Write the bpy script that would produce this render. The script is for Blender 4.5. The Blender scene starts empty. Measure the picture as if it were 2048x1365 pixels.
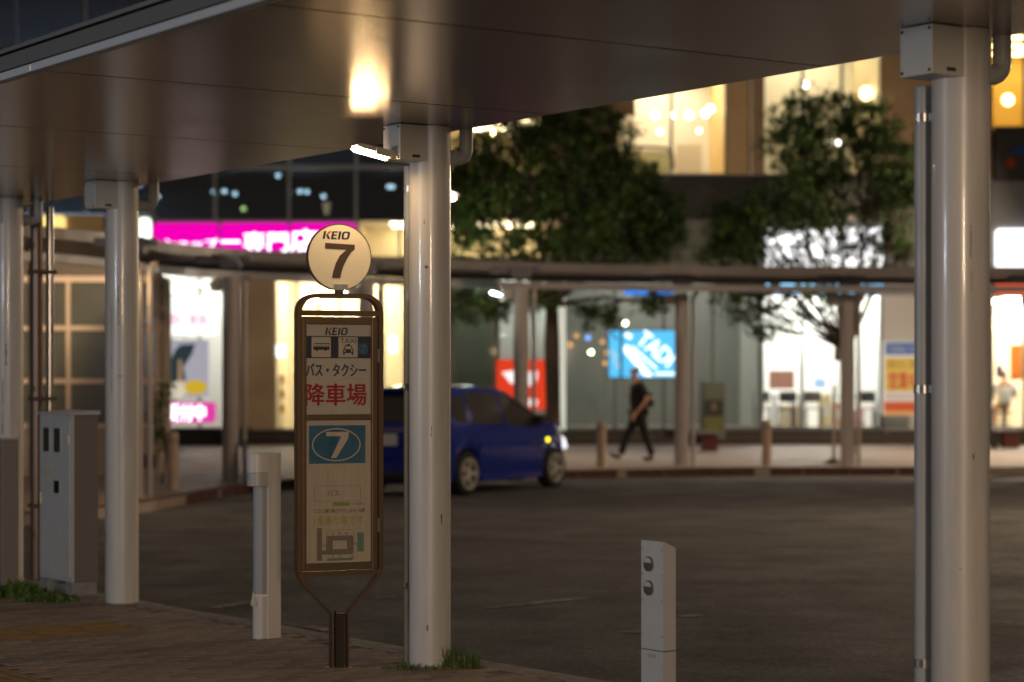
import bpy, bmesh, math, random
from mathutils import Vector, Matrix
random.seed(7)
R = math.radians
scene = bpy.context.scene
col = scene.collection

# ---------------------------------------------------------------- camera, world, exposure
FPX, HOR, CX, CAMH = 4300.0, 758.0, 1024.0, 1.5
cam = bpy.data.cameras.new('camera'); camo = bpy.data.objects.new('camera', cam); col.objects.link(camo)
camo.location = (0, 0, CAMH); camo.rotation_euler = (R(90), 0, 0)
cam.sensor_width = 36; cam.lens = FPX / 2048 * 36
cam.shift_y = (HOR - 682.5) / 2048
cam.clip_start = 0.1; cam.clip_end = 600
cam.dof.use_dof = True; cam.dof.focus_distance = 10.4; cam.dof.aperture_fstop = 1.85
scene.camera = camo
w = bpy.data.worlds.new('World'); scene.world = w; w.use_nodes = True
wn = w.node_tree.nodes; wl = w.node_tree.links
bg = wn['Background']; bg.inputs[0].default_value = (0.60, 0.50, 0.42, 1); bg.inputs[1].default_value = 0.10
sky = wn.new('ShaderNodeTexSky'); sky.sky_type = 'NISHITA'; sky.sun_disc = False
sky.sun_elevation = R(-4); sky.sun_rotation = R(200)
bg2 = wn.new('ShaderNodeBackground'); wl.new(sky.outputs[0], bg2.inputs[0]); bg2.inputs[1].default_value = 0.05
adds = wn.new('ShaderNodeAddShader'); wl.new(bg.outputs[0], adds.inputs[0]); wl.new(bg2.outputs[0], adds.inputs[1])
wl.new(adds.outputs[0], wn['World Output'].inputs[0])
scene.view_settings.view_transform = 'Standard'; scene.view_settings.look = 'None'
scene.view_settings.gamma = 1; scene.view_settings.exposure = 0
scene.view_settings.use_curve_mapping = False
scene.render.engine = 'CYCLES'
scene.cycles.use_denoising = True
scene.cycles.max_bounces = 6
scene.cycles.sample_clamp_indirect = 4.0
scene.cycles.use_light_tree = True

def WX(px, Y): return (px - CX) * Y / FPX
def WZ(py, Y): return CAMH + (HOR - py) * Y / FPX

# ---------------------------------------------------------------- materials
_m = {}
def mat(name, c=(.5,.5,.5), rough=.5, metal=0., noise=0., nscale=8., bump=0., bscale=60., coat=0., emit=None, es=0., aniso=0., spec=.5, stretch=None):
    if name in _m: return _m[name]
    m = bpy.data.materials.new(name); m.use_nodes = True
    n = m.node_tree.nodes; l = m.node_tree.links; p = n['Principled BSDF']
    p.inputs['Base Color'].default_value = (*c, 1); p.inputs['Roughness'].default_value = rough
    p.inputs['Metallic'].default_value = metal; p.inputs['Coat Weight'].default_value = coat
    p.inputs['Coat Roughness'].default_value = .06
    p.inputs['Specular IOR Level'].default_value = spec
    if aniso: p.inputs['Anisotropic'].default_value = aniso
    if emit: p.inputs['Emission Color'].default_value = (*emit, 1); p.inputs['Emission Strength'].default_value = es
    if noise or bump:
        tc = n.new('ShaderNodeTexCoord'); mp = n.new('ShaderNodeMapping'); l.new(tc.outputs['Object'], mp.inputs[0])
        if stretch: mp.inputs['Scale'].default_value = stretch
    if noise:
        t = n.new('ShaderNodeTexNoise'); t.inputs['Scale'].default_value = nscale; t.inputs['Detail'].default_value = 6
        t.inputs['Roughness'].default_value = .65
        l.new(mp.outputs[0], t.inputs[0])
        r = n.new('ShaderNodeMapRange'); r.inputs[1].default_value = .3; r.inputs[2].default_value = .7
        r.inputs[3].default_value = 1 - noise; r.inputs[4].default_value = 1 + noise * .6
        l.new(t.outputs[0], r.inputs[0])
        mx = n.new('ShaderNodeMix'); mx.data_type = 'RGBA'; mx.blend_type = 'MULTIPLY'; mx.inputs[0].default_value = 1
        mx.inputs[6].default_value = (*c, 1); l.new(r.outputs[0], mx.inputs[7]); l.new(mx.outputs[2], p.inputs['Base Color'])
        r2 = n.new('ShaderNodeMapRange'); r2.inputs[1].default_value = .3; r2.inputs[2].default_value = .7
        r2.inputs[3].default_value = min(1, rough * 1.15); r2.inputs[4].default_value = rough * .85
        l.new(t.outputs[0], r2.inputs[0]); l.new(r2.outputs[0], p.inputs['Roughness'])
    if bump:
        t2 = n.new('ShaderNodeTexNoise'); t2.inputs['Scale'].default_value = bscale; t2.inputs['Detail'].default_value = 4
        l.new(mp.outputs[0], t2.inputs[0])
        b = n.new('ShaderNodeBump'); b.inputs['Strength'].default_value = bump; b.inputs['Distance'].default_value = .01
        l.new(t2.outputs[0], b.inputs['Height']); l.new(b.outputs[0], p.inputs['Normal'])
    _m[name] = m
    return m
def glow(name, c, s):
    if name in _m: return _m[name]
    m = bpy.data.materials.new(name); m.use_nodes = True
    n = m.node_tree.nodes; l = m.node_tree.links
    n.remove(n['Principled BSDF']); e = n.new('ShaderNodeEmission')
    e.inputs[0].default_value = (*c, 1); e.inputs[1].default_value = s
    l.new(e.outputs[0], n['Material Output'].inputs[0]); _m[name] = m
    return m
def glassmat(name, tint=(1,1,1), base=.06):
    if name in _m: return _m[name]
    m = bpy.data.materials.new(name); m.use_nodes = True
    n = m.node_tree.nodes; l = m.node_tree.links
    n.remove(n['Principled BSDF'])
    t = n.new('ShaderNodeBsdfTransparent'); t.inputs[0].default_value = (*tint, 1)
    g = n.new('ShaderNodeBsdfGlossy'); g.inputs['Roughness'].default_value = .03
    f = n.new('ShaderNodeFresnel'); f.inputs[0].default_value = 1.5
    ad = n.new('ShaderNodeMath'); ad.operation = 'ADD'; ad.inputs[1].default_value = base; ad.use_clamp = True
    l.new(f.outputs[0], ad.inputs[0])
    mx = n.new('ShaderNodeMixShader'); l.new(ad.outputs[0], mx.inputs[0]); l.new(t.outputs[0], mx.inputs[1]); l.new(g.outputs[0], mx.inputs[2])
    l.new(mx.outputs[0], n['Material Output'].inputs[0]); _m[name] = m
    return m

M_white_paint = mat('white paint', (.62,.60,.58), .34, noise=.17, nscale=2.2, coat=.18, stretch=(4,4,.4), bump=.10, bscale=5)
M_pipe = mat('grey pipe paint', (.40,.42,.44), .38, noise=.08, nscale=4)
M_box = mat('box paint', (.62,.62,.60), .42, noise=.06, nscale=6)
M_cool = mat('cabinet paint', (.52,.54,.55), .45, noise=.08, nscale=5)
M_steel = mat('steel', (.55,.53,.5), .3, metal=1)
M_dark = mat('dark', (.02,.02,.02), .5)
M_black = mat('black plastic', (.012,.012,.012), .4)
M_bronze = mat('bronze aluminium', (.21,.14,.085), .36, metal=.75, noise=.08, nscale=4)
M_bronze_dark = mat('dark bronze groove', (.05,.04,.035), .45, metal=.5)
M_asphalt = mat('asphalt', (.076,.073,.070), .78, noise=.5, nscale=1.1, bump=1., bscale=75)
def _grain():
    n = M_asphalt.node_tree.nodes; l = M_asphalt.node_tree.links; p = n['Principled BSDF']; src = p.inputs['Base Color'].links[0].from_socket
    tc = n.new('ShaderNodeTexCoord'); v = n.new('ShaderNodeTexVoronoi'); v.inputs['Scale'].default_value = 38; l.new(tc.outputs['Object'], v.inputs[0])
    rr = n.new('ShaderNodeMapRange'); rr.inputs[1].default_value = 0; rr.inputs[2].default_value = 1; rr.inputs[3].default_value = .55; rr.inputs[4].default_value = 1.75; l.new(v.outputs['Color'], rr.inputs[0])
    mx = n.new('ShaderNodeMix'); mx.data_type = 'RGBA'; mx.blend_type = 'MULTIPLY'; mx.inputs[0].default_value = 1; l.new(src, mx.inputs[6]); l.new(rr.outputs[0], mx.inputs[7]); l.new(mx.outputs[2], p.inputs['Base Color'])
_grain()
M_sidewalk = mat('sidewalk base', (.10,.085,.07), .8, noise=.25, nscale=4)
M_farpave = mat('far pavement', (.30,.24,.20), .6, noise=.2, nscale=1.5)
M_kerb = mat('kerb stone', (.24,.21,.18), .75, noise=.35, nscale=7, bump=.3, bscale=80)
M_farkerb = mat('brown kerb stone', (.075,.028,.018), .7, noise=.3, nscale=5)
M_blocks = [mat('paving block %d' % i, c, .72, noise=.28, nscale=9, bump=.35, bscale=90) for i, c in enumerate([(.27,.20,.15),(.235,.18,.14),(.29,.22,.165),(.19,.15,.125)])]
M_tactile = mat('tactile tile', (.25,.16,.065), .7, noise=.3, nscale=8)

TH = math.atan2(.568, .823)
def soffit_mat():
    m = mat('soffit', (.38,.31,.265), .215, metal=1.)
    n = m.node_tree.nodes; l = m.node_tree.links; p = n['Principled BSDF']
    tc = n.new('ShaderNodeTexCoord')
    mp = n.new('ShaderNodeMapping'); mp.inputs['Scale'].default_value = (2.5, 240, 1); l.new(tc.outputs['Object'], mp.inputs[0])
    t = n.new('ShaderNodeTexNoise'); t.inputs['Scale'].default_value = 1.; t.inputs['Detail'].default_value = 3; l.new(mp.outputs[0], t.inputs[0])
    t3 = n.new('ShaderNodeTexNoise'); t3.inputs['Scale'].default_value = 1.1; t3.inputs['Detail'].default_value = 1; l.new(tc.outputs['Object'], t3.inputs[0])
    b = n.new('ShaderNodeBump'); b.inputs['Strength'].default_value = .06; b.inputs['Distance'].default_value = .002; l.new(t.outputs[0], b.inputs['Height'])
    b2 = n.new('ShaderNodeBump'); b2.inputs['Strength'].default_value = .10; b2.inputs['Distance'].default_value = .05; l.new(t3.outputs[0], b2.inputs['Height']); l.new(b.outputs[0], b2.inputs['Normal'])
    l.new(b2.outputs[0], p.inputs['Normal'])
    return m
M_soffit = soffit_mat()
M_fascia = mat('fascia grey', (.16,.165,.17), .45, metal=.3, noise=.1, nscale=4)
M_lip = mat('fascia lip', (.50,.54,.58), .4, metal=.3)

# ---------------------------------------------------------------- mesh helpers
class MB:
    def __init__(s): s.v = []; s.f = []; s.mi = []; s.sm = []
    def add(s, vs, fs, mi=0, M=None, smooth=False):
        b = len(s.v)
        for v in vs: s.v.append(tuple(M @ Vector(v)) if M else tuple(v))
        for f in fs: s.f.append([b + i for i in f]); s.mi.append(mi); s.sm.append(smooth)
        return s
    def box(s, x0, x1, y0, y1, z0, z1, mi=0, M=None, bev=0.):
        if bev <= 0:
            vs = [(x0,y0,z0),(x1,y0,z0),(x1,y1,z0),(x0,y1,z0),(x0,y0,z1),(x1,y0,z1),(x1,y1,z1),(x0,y1,z1)]
            return s.add(vs, [(0,3,2,1),(4,5,6,7),(0,1,5,4),(1,2,6,5),(2,3,7,6),(3,0,4,7)], mi, M)
        bm = bmesh.new(); bmesh.ops.create_cube(bm, size=1)
        for v in bm.verts:
            v.co = Vector(((x0+x1)/2 + v.co.x*(x1-x0), (y0+y1)/2 + v.co.y*(y1-y0), (z0+z1)/2 + v.co.z*(z1-z0)))
        bmesh.ops.bevel(bm, geom=bm.edges[:], offset=bev, segments=2, affect='EDGES', profile=.5)
        bm.verts.index_update()
        s.add([v.co[:] for v in bm.verts], [[v.index for v in f.verts] for f in bm.faces], mi, M); bm.free(); return s
    def cyl(s, x, y, z0, z1, r, n=24, mi=0, M=None, r2=None, cap=True):
        r2 = r if r2 is None else r2
        vs = [(x+r*math.cos(2*math.pi*i/n), y+r*math.sin(2*math.pi*i/n), z0) for i in range(n)] + \
             [(x+r2*math.cos(2*math.pi*i/n), y+r2*math.sin(2*math.pi*i/n), z1) for i in range(n)]
        s.add(vs, [(i,(i+1)%n,n+(i+1)%n,n+i) for i in range(n)], mi, M, True)
        if cap: s.add(vs, [list(range(n))[::-1], list(range(n,2*n))], mi, M)
        return s
    def prism(s, poly, a, b, axis='y', mi=0, M=None):
        n = len(poly)
        def P(u, w_, t):
            return (u, t, w_) if axis == 'y' else ((u, w_, t) if axis == 'z' else (t, u, w_))
        vs = [P(u, w_, a) for u, w_ in poly] + [P(u, w_, b) for u, w_ in poly]
        s.add(vs, [list(range(n)), list(range(n,2*n))[::-1]] + [(i+n,(i+1)%n+n,(i+1)%n,i) for i in range(n)], mi, M)
        return s
    def tube(s, pts, r, n=10, mi=0, M=None, cap=True):
        pts = [Vector(p) for p in pts]; rs = r if isinstance(r, (list, tuple)) else [r]*len(pts)
        rings = []; up = Vector((0,0,1)); pa = None
        for i, p in enumerate(pts):
            d = (pts[min(i+1,len(pts)-1)] - pts[max(i-1,0)]).normalized()
            if pa is None:
                a = d.cross(up)
                if a.length < .1: a = d.cross(Vector((0,1,0)))
            else: a = pa - d * pa.dot(d)
            a.normalize(); pa = a; b = d.cross(a)
            rings.append([p + (a*math.cos(2*math.pi*k/n) + b*math.sin(2*math.pi*k/n))*rs[i] for k in range(n)])
        vs = [tuple(q) for ring in rings for q in ring]; fs = []
        for i in range(len(pts)-1):
            for k in range(n): fs.append((i*n+k, i*n+(k+1)%n, (i+1)*n+(k+1)%n, (i+1)*n+k))
        s.add(vs, fs, mi, M, True)
        if cap: s.add(vs, [list(range(n))[::-1], list(range(len(vs)-n, len(vs)))], mi, M)
        return s
    def sweep(s, path, prof, mi=0, closed=False):
        # path: list of (x,y); prof: list of (offset to the left normal, z)
        n = len(prof); vs = []; m = len(path)
        for i in range(m):
            a = Vector(path[max(i-1,0)]); b = Vector(path[min(i+1,m-1)]); d = (b-a).normalized(); nn = Vector((-d.y, d.x))
            for o_, z in prof: vs.append((path[i][0]+nn.x*o_, path[i][1]+nn.y*o_, z))
        fs = []
        for i in range(m-1):
            for k in range(n): fs.append((i*n+k, (i+1)*n+k, (i+1)*n+(k+1)%n, i*n+(k+1)%n))
        fs += [list(range(n)), list(range(len(vs)-n, len(vs)))[::-1]]
        s.add(vs, fs, mi)
        return s
    def mesh(s, name, mats):
        me = bpy.data.meshes.new(name); me.from_pydata(s.v, [], s.f)
        for m in (mats if isinstance(mats, (list, tuple)) else [mats]): me.materials.append(m)
        me.polygons.foreach_set('material_index', s.mi); me.polygons.foreach_set('use_smooth', s.sm)
        bm = bmesh.new(); bm.from_mesh(me); bmesh.ops.recalc_face_normals(bm, faces=bm.faces[:]); bm.to_mesh(me); bm.free()
        me.update(); return me
def link(name, me, parent=None, **kw):
    o = bpy.data.objects.new(name, me); col.objects.link(o)
    if parent: o.parent = parent
    for k, v in kw.items():
        if v is not None: o[k] = v
    return o
def obj(name, mb, mats, parent=None, **kw): return link(name, mb.mesh(name, mats), parent, **kw)
def thing(name, label, cat, loc=(0,0,0), rz=0, group=None):
    o = bpy.data.objects.new(name, None); col.objects.link(o); o.location = loc; o.rotation_euler = (0,0,rz)
    o.empty_display_size = .1
    o['label'] = label; o['category'] = cat
    if group: o['group'] = group
    return o
def tag(o, label, cat, group=None):
    o['label'] = label; o['category'] = cat
    if group: o['group'] = group
    return o
def kids(o, _c={}): return [c for c in col.objects if c.parent == o]
def dup(root, loc, rz, label, group=None):
    r = root.copy(); col.objects.link(r); r.location = loc; r.rotation_euler = (0,0,rz); r['label'] = label
    if group: r['group'] = group
    for ch in kids(root):
        c = ch.copy(); col.objects.link(c); c.parent = r
        for g in kids(ch):
            d = g.copy(); col.objects.link(d); d.parent = c
    return r
def textmesh(txt, x0, x1, z0, z1, y, depth=.001, bold=0., shear=0., Mx=None, rot=None):
    cu = bpy.data.curves.new('t', 'FONT'); cu.body = txt; cu.size = 1; cu.extrude = .02; cu.shear = shear; cu.resolution_u = 4
    to = bpy.data.objects.new('t', cu); col.objects.link(to)
    dg = bpy.context.evaluated_depsgraph_get(); me0 = bpy.data.meshes.new_from_object(to.evaluated_get(dg))
    vs = [v.co.copy() for v in me0.vertices]; fs = [list(p.vertices) for p in me0.polygons]
    bpy.data.objects.remove(to); bpy.data.curves.remove(cu); bpy.data.meshes.remove(me0)
    mb = MB()
    if not vs: return mb
    ax, bx = min(v.x for v in vs), max(v.x for v in vs); ay, by = min(v.y for v in vs), max(v.y for v in vs)
    out = []
    for v in vs:
        u = (v.x-ax)/(bx-ax); t = (v.y-ay)/max(1e-6, by-ay)
        out.append((x0+(x1-x0)*u, y - (depth if v.z > 0 else 0), z0+(z1-z0)*t))
    if bold > 0:
        bw = bold*.5*(z1-z0)
        for k, (du, dv) in enumerate(((-1,0),(1,0),(0,-1),(0,1))):
            mb.add([(v[0]+du*bw, v[1]+(k+1)*.00006, v[2]+dv*bw*.7) for v in out], fs)
    mb.add(out, fs)
    return mb
def polyplate(mb, pts, y, depth, mi=0):     # pts (x,z); plate proud of y toward -y
    mb.prism(pts, y-depth, y, 'y', mi)
def circ(cx, cz, rx, rz=None, n=32, a0=0, a1=2*math.pi):
    rz = rx if rz is None else rz
    return [(cx+rx*math.cos(a0+(a1-a0)*i/n), cz+rz*math.sin(a0+(a1-a0)*i/n)) for i in range(n)]
def rrect(x0, x1, z0, z1, r, n=4):
    out = []
    for cx, cz, a in ((x1-r,z1-r,0),(x0+r,z1-r,90),(x0+r,z0+r,180),(x1-r,z0+r,270)):
        out += [(cx+r*math.cos(R(a+90*i/n)), cz+r*math.sin(R(a+90*i/n))) for i in range(n+1)]
    return out
def ring(mb, outer, inner, y, depth, mi=0):
    n = len(outer)
    vs = [(u,y-depth,v) for u,v in outer] + [(u,y-depth,v) for u,v in inner] + [(u,y,v) for u,v in outer] + [(u,y,v) for u,v in inner]
    fs = []
    for i in range(n):
        j = (i+1) % n
        fs += [(i,j,n+j,n+i), (2*n+j,2*n+i,3*n+i,3*n+j), (i,2*n+i,2*n+j,j), (n+j,3*n+j,3*n+i,n+i)]
    mb.add(vs, fs, mi)

# ---------------------------------------------------------------- canopy axes (x' toward the street, y' along the canopy)
TH = math.atan2(.568, .823)
PV = Vector((math.cos(TH), math.sin(TH))); DV = Vector((-math.sin(TH), math.cos(TH)))
C2 = Vector((-.427, 11.2))
def L2W(x, y): q = C2 + PV*x + DV*y; return (q.x, q.y)

# ---------------------------------------------------------------- ground
g = MB(); g.add([(-250,-120,-.12),(250,-120,-.12),(250,350,-.12),(-250,350,-.12)], [(0,1,2,3)])
road = obj('road', g, M_asphalt, kind='structure')
near_k = [(9,-2.0),(6.2,3.2),(4.2,6.2),(2.4,8.2),(1.4,9.4),(.42,10.68),(-.68,12.05),(-1.55,13.2),(-2.48,14.43),(-3.6,16.0),(-5.2,18.6),(-7.5,22),(-12,28)]
g = MB(); n = len(near_k)
poly = near_k + [(-40,28),(-40,-30),(30,-30),(30,-2)]
g.add([(x,y,0) for x,y in poly] + [(x,y,-.12) for x,y in poly], [list(range(len(poly)))] + [(i,(i+1)%len(poly),(i+1)%len(poly)+len(poly),i+len(poly)) for i in range(len(poly))])
sidewalk = obj('sidewalk', g, M_sidewalk, kind='structure')
far_k = [(40,38),(24,36.4),(8.6,36.1),(5.5,36.1),(3.16,35.9),(1.0,34.9),(-.8,33.9),(-2.1,33.0),(-3.1,32.0),(-3.75,30.6),(-4.1,28.6),(-4.45,25.8),(-5.1,24.0),(-7,22.3),(-14,20.5),(-40,19)]
g = MB(); poly = far_k + [(-60,19),(-60,80),(60,80),(60,38)]
g.add([(x,y,0) for x,y in poly] + [(x,y,-.12) for x,y in poly], [list(range(len(poly)))] + [(i,(i+1)%len(poly),(i+1)%len(poly)+len(poly),i+len(poly)) for i in range(len(poly))])
far_sw = obj('far_pavement', g, M_farpave, kind='structure')

def resample(path, step):
    out = []; 
    segs = [(Vector(path[i]), Vector(path[i+1])) for i in range(len(path)-1)]
    t = 0.
    for a, b in segs:
        Ln = (b-a).length
        while t < Ln: out.append(a.lerp(b, t/Ln)); t += step
        t -= Ln
    return out
def smooth(path, it=2):
    for _ in range(it):
        q = [path[0]]
        for i in range(len(path)-1):
            a = Vector(path[i]); b = Vector(path[i+1])
            q += [tuple(a.lerp(b,.25)), tuple(a.lerp(b,.75))]
        q.append(path[-1]); path = q
    return path
# kerb stones, each a piece
def kerb(path, step, w_, z0, z1, m, parent, side, lo, hi):
    pts = resample(path, step)
    me = MB().box(.006, step-.006, -w_/2, w_/2, z0, z1, bev=.012).mesh('kerb_stone', m)
    for i in range(len(pts)-1):
        a, b = pts[i], pts[i+1]
        if not (lo[0] < a.x < hi[0] and lo[1] < a.y < hi[1]): continue
        o = link('kerb_stone', me, parent); d = b-a
        nn = Vector((-d.y, d.x)).normalized()*side*(w_/2+.002)
        o.location = (a.x+nn.x, a.y+nn.y, random.uniform(-.002,.002)); o.rotation_euler = (0,0,math.atan2(d.y,d.x))
kerb(near_k, .6, .14, -.13, .012, M_kerb, sidewalk, 1, (-8,-1), (6,24))
kerb(smooth(far_k), .8, .16, -.14, .016, M_farkerb, far_sw, -1, (-9,20), (14,40))
# gutter strip (pale) beside the near kerb
g = MB(); g.sweep(near_k, [(-.16,-.116),(-.002,-.116),(-.002,-.112),(-.16,-.112)])
obj('gutter', g, mat('gutter concrete', (.20,.18,.16), .7, noise=.5, nscale=5), sidewalk)

# paving blocks on the near sidewalk: one mesh, copied; far-out blocks joined
def on_sidewalk(x, y):
    for i in range(len(near_k)-1):
        (x0,y0),(x1,y1) = near_k[i], near_k[i+1]
        if y0 <= y < y1:
            return x < x0+(x1-x0)*(y-y0)/(y1-y0) - .22
    return False
bl_me = []
for m in M_blocks:
    bl_me.append(MB().box(-.0955,.0955,-.0455,.0455,-.02,.006,bev=.004).mesh('paving_block', m))
cand = []
def tact_zone(x, y):
    # local coordinates: strip A along x' and strip B along y'
    return (2.24 < y < 2.86 and x < -.53) or (-2.48 < x < -1.84 and y < 2.24)
for iy in range(-30, 62):
    for ix in range(-40, 6):
        lx = ix*.2 + (.1 if iy % 2 else 0); ly = iy*.1
        if tact_zone(lx, ly): continue
        X, Y = L2W(lx, ly)
        if Y < 10.2 or not on_sidewalk(X, Y): continue
        if abs(X) > Y*.25: continue
        cand.append((Y, X, lx, ly))
cand.sort()
rest = MB()
for k, (Y, X, lx, ly) in enumerate(cand):
    dz = random.uniform(-.0015,.0015); mi = random.choice([0,0,1,1,2,3]); rz = TH + random.uniform(-.01,.01)
    if k < 290:
        o = link('paving_block', bl_me[mi], sidewalk); o.location = (X, Y, dz); o.rotation_euler = (0,0,rz)
    else:
        rest.box(-.097,.097,-.0475,.0475,-.02,.006, mi, Matrix.Translation((X,Y,dz)) @ Matrix.Rotation(rz,4,'Z'))
obj('paving_blocks', rest, M_blocks, sidewalk, kind='stuff')
tb = MB(); tb.box(-.147,.147,-.147,.147,-.02,.005)
for k in range(4): tb.box(-.13,.13,-.117+k*.078-.014,-.117+k*.078+.014,.005,.011)
tme = tb.mesh('tactile_tile', M_tactile)
def tact(lx, ly, r):
    X, Y = L2W(lx, ly)
    if not on_sidewalk(X, Y) or Y < 9: return
    o = link('tactile_tile', tme, sidewalk); o.location = (X, Y, 0); o.rotation_euler = (0,0,TH+r)
for i in range(12):
    for j in range(2): tact(-.70-.3*i, 2.40+.3*j, 0)
for i in range(16):
    for j in range(2): tact(-2.31+.3*j, 2.08-.3*i, math.pi/2)

# worn road markings
def worn(name):
    m = mat(name, (.5,.48,.45), .7); n = m.node_tree.nodes; l = m.node_tree.links; p = n['Principled BSDF']
    tc = n.new('ShaderNodeTexCoord'); t = n.new('ShaderNodeTexNoise'); t.inputs['Scale'].default_value = 7; t.inputs['Detail'].default_value = 8; t.inputs['Roughness'].default_value = .8
    l.new(tc.outputs['Object'], t.inputs[0]); cr = n.new('ShaderNodeValToRGB'); cr.color_ramp.elements[0].position = .46; cr.color_ramp.elements[1].position = .62
    cr.color_ramp.elements[0].color = (.085,.078,.07,1); cr.color_ramp.elements[1].color = (.36,.33,.31,1)
    l.new(t.outputs[0], cr.inputs[0]); l.new(cr.outputs[0], p.inputs['Base Color']); return m
M_worn = worn('worn road paint')
def roadmark(pa, pb, wd):
    q = []
    for px, py in (pa, pb):
        s = (py-HOR)/(CAMH+.116); q.append(Vector(((px-CX)/s, FPX/s)))
    d = (q[1]-q[0]).normalized(); nn = Vector((-d.y,d.x))*wd/2
    g = MB(); N = 10
    vs = []
    for i in range(N+1):
        c = q[0].lerp(q[1], i/N); k = random.uniform(.6,1.1)
        vs += [(c.x-nn.x*k, c.y-nn.y*k, -.1155), (c.x+nn.x*k, c.y+nn.y*k, -.1155)]
    g.add(vs, [(2*i,2*i+1,2*i+3,2*i+2) for i in range(N)])
    obj('road_marking', g, M_worn, road)
roadmark((975,1216),(1170,1196),.12); roadmark((1250,1266),(1290,1262),.14); roadmark((1360,1234),(1400,1230),.12)
roadmark((430,1216),(500,1203),.14); roadmark((615,1252),(660,1262),.12); roadmark((1300,1266),(1360,1262),.12)
roadmark((750,1196),(790,1194),.1)

# ---------------------------------------------------------------- near canopy
ZS = 2.81
can = thing('bus_stop_canopy', 'long brown metal canopy roof above the numbered bus stop sign in the foreground', 'canopy', (C2.x, C2.y, 0), TH)
joints = [-12.8,-10.8,-8.8,-6.8,-4.8,-2.78,-.8,1.2,3.2,5.2,6.0]
for a, b in zip(joints, joints[1:]):
    g = MB(); g.box(-2.46, .20, a+.008, b-.008, ZS, ZS+.02, bev=.0015)
    obj('soffit_panel', g, M_soffit, can)
g = MB(); g.box(-2.44,.19,-12.8,6.0,ZS+.024,ZS+.05); obj('joint_backing', g, M_black, can)
# street side tapered edge
for a, b in zip(joints[::2], joints[2::2]):
    g = MB(); g.prism([(.206,ZS+.002),(.33,ZS+.03),(.33,ZS+.10),(.206,ZS+.10)], a+.003, b-.003, 'y'); obj('street_edge_trim', g, mat('edge trim', (.17,.14,.12), .4, metal=.8), can)
# sidewalk side fascia: lip and face
for a, b in zip(joints[::2], joints[2::2]):
    g = MB(); g.box(-2.515,-2.465,a+.003,b-.003,ZS-.008,ZS+.026,bev=.003); obj('fascia_lip', g, M_lip, can)
    g = MB(); g.prism([(-2.52,ZS+.03),(-2.47,ZS+.03),(-2.47,ZS+.085),(-2.54,ZS+.085)], a+.003, b-.003, 'y'); obj('fascia_panel', g, M_fascia, can)
g = MB(); g.box(-2.53,.32,-12.8,6.02,ZS+.102,ZS+.12); obj('roof_sheet', g, mat('roof sheet', (.2,.2,.2), .5, metal=.6), can)
g = MB(); g.box(-2.46,.33,6.004,6.03,ZS,ZS+.15); obj('end_fascia', g, mat('edge trim', (.2,.2,.2)), can)

def column(loc, label, lamp=False, conduit=True, full=True, scuff=()):
    t = thing('canopy_column', label, 'column', (loc[0], loc[1], 0), TH, 'white round columns of the near canopy')
    g = MB(); g.cyl(0,0,-.02,ZS-.002,.108,56); obj('shaft', g, M_white_paint, t)
    g = MB(); g.cyl(0,0,0,.012,.135,40); obj('base_collar', g, M_kerb, t)
    if full:
        b = obj('junction_box', MB().box(-.235,-.06,-.083,.083,ZS-.187,ZS-.003,bev=.004), M_box, t)
        g = MB(); g.box(-.06,.02,-.09,.09,ZS-.187,ZS-.004,bev=.003); obj('box_saddle', g, M_box, t)
        g = MB()
        for sy in (-.07,.07):
            for sz in (ZS-.172,ZS-.018): g.cyl(0,0,0,.004,.006,10,M=Matrix.Translation((-.235,sy,sz)) @ Matrix.Rotation(R(-90),4,'Y'))
        obj('screws', g, M_dark, b)
        g = MB(); g.box(-.16,-.115,-.0865,-.0832,ZS-.172,ZS-.158); obj('rating_plate', g, mat('plate brown', (.06,.05,.045), .4), b)
        pts = [(.095,0,ZS-.155)] + [(.17+.055*math.sin(a),0,ZS-.10-.055*math.cos(a)) for a in [R(x) for x in range(0,91,15)]] + [(.225,0,ZS+.02)]
        g = MB(); g.tube(pts, .036, 16); obj('drain_elbow', g, M_pipe, t)
        g = MB(); g.tube([(.12,0,ZS-.155),(.14,0,ZS-.155)], .043, 16); obj('elbow_socket', g, M_pipe, t)
    if conduit:
        g = MB(); g.cyl(0,.19,0,ZS-.19,.037,24); obj('downpipe', g, M_pipe, t)
        for z in (2.5,1.46,.41):
            g = MB(); g.cyl(0,.19,z-.016,z+.016,.0395,24); g.box(-.012,.012,.10,.16,z-.014,z+.014)
            g.box(-.045,.045,.186,.194,z-.012,z+.012); obj('pipe_clamp', g, M_steel, t)
    M_sc = mat('scuff', (.16,.14,.13), .6, noise=.5, nscale=60)
    for (a, z0, z1, wd) in scuff:
        g = MB(); N = 8; vs = []
        for i in range(N+1):
            z = z0+(z1-z0)*i/N; k = random.uniform(.2,1.); a_ = R(a)+random.uniform(-.01,.01)
            for s in (-1,1): vs.append((.1086*math.cos(a_+s*wd*k), .1086*math.sin(a_+s*wd*k), z))
        g.add(vs, [(2*i,2*i+1,2*i+3,2*i+2) for i in range(N)]); obj('scuff_mark', g, M_sc, t)
    return t
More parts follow.
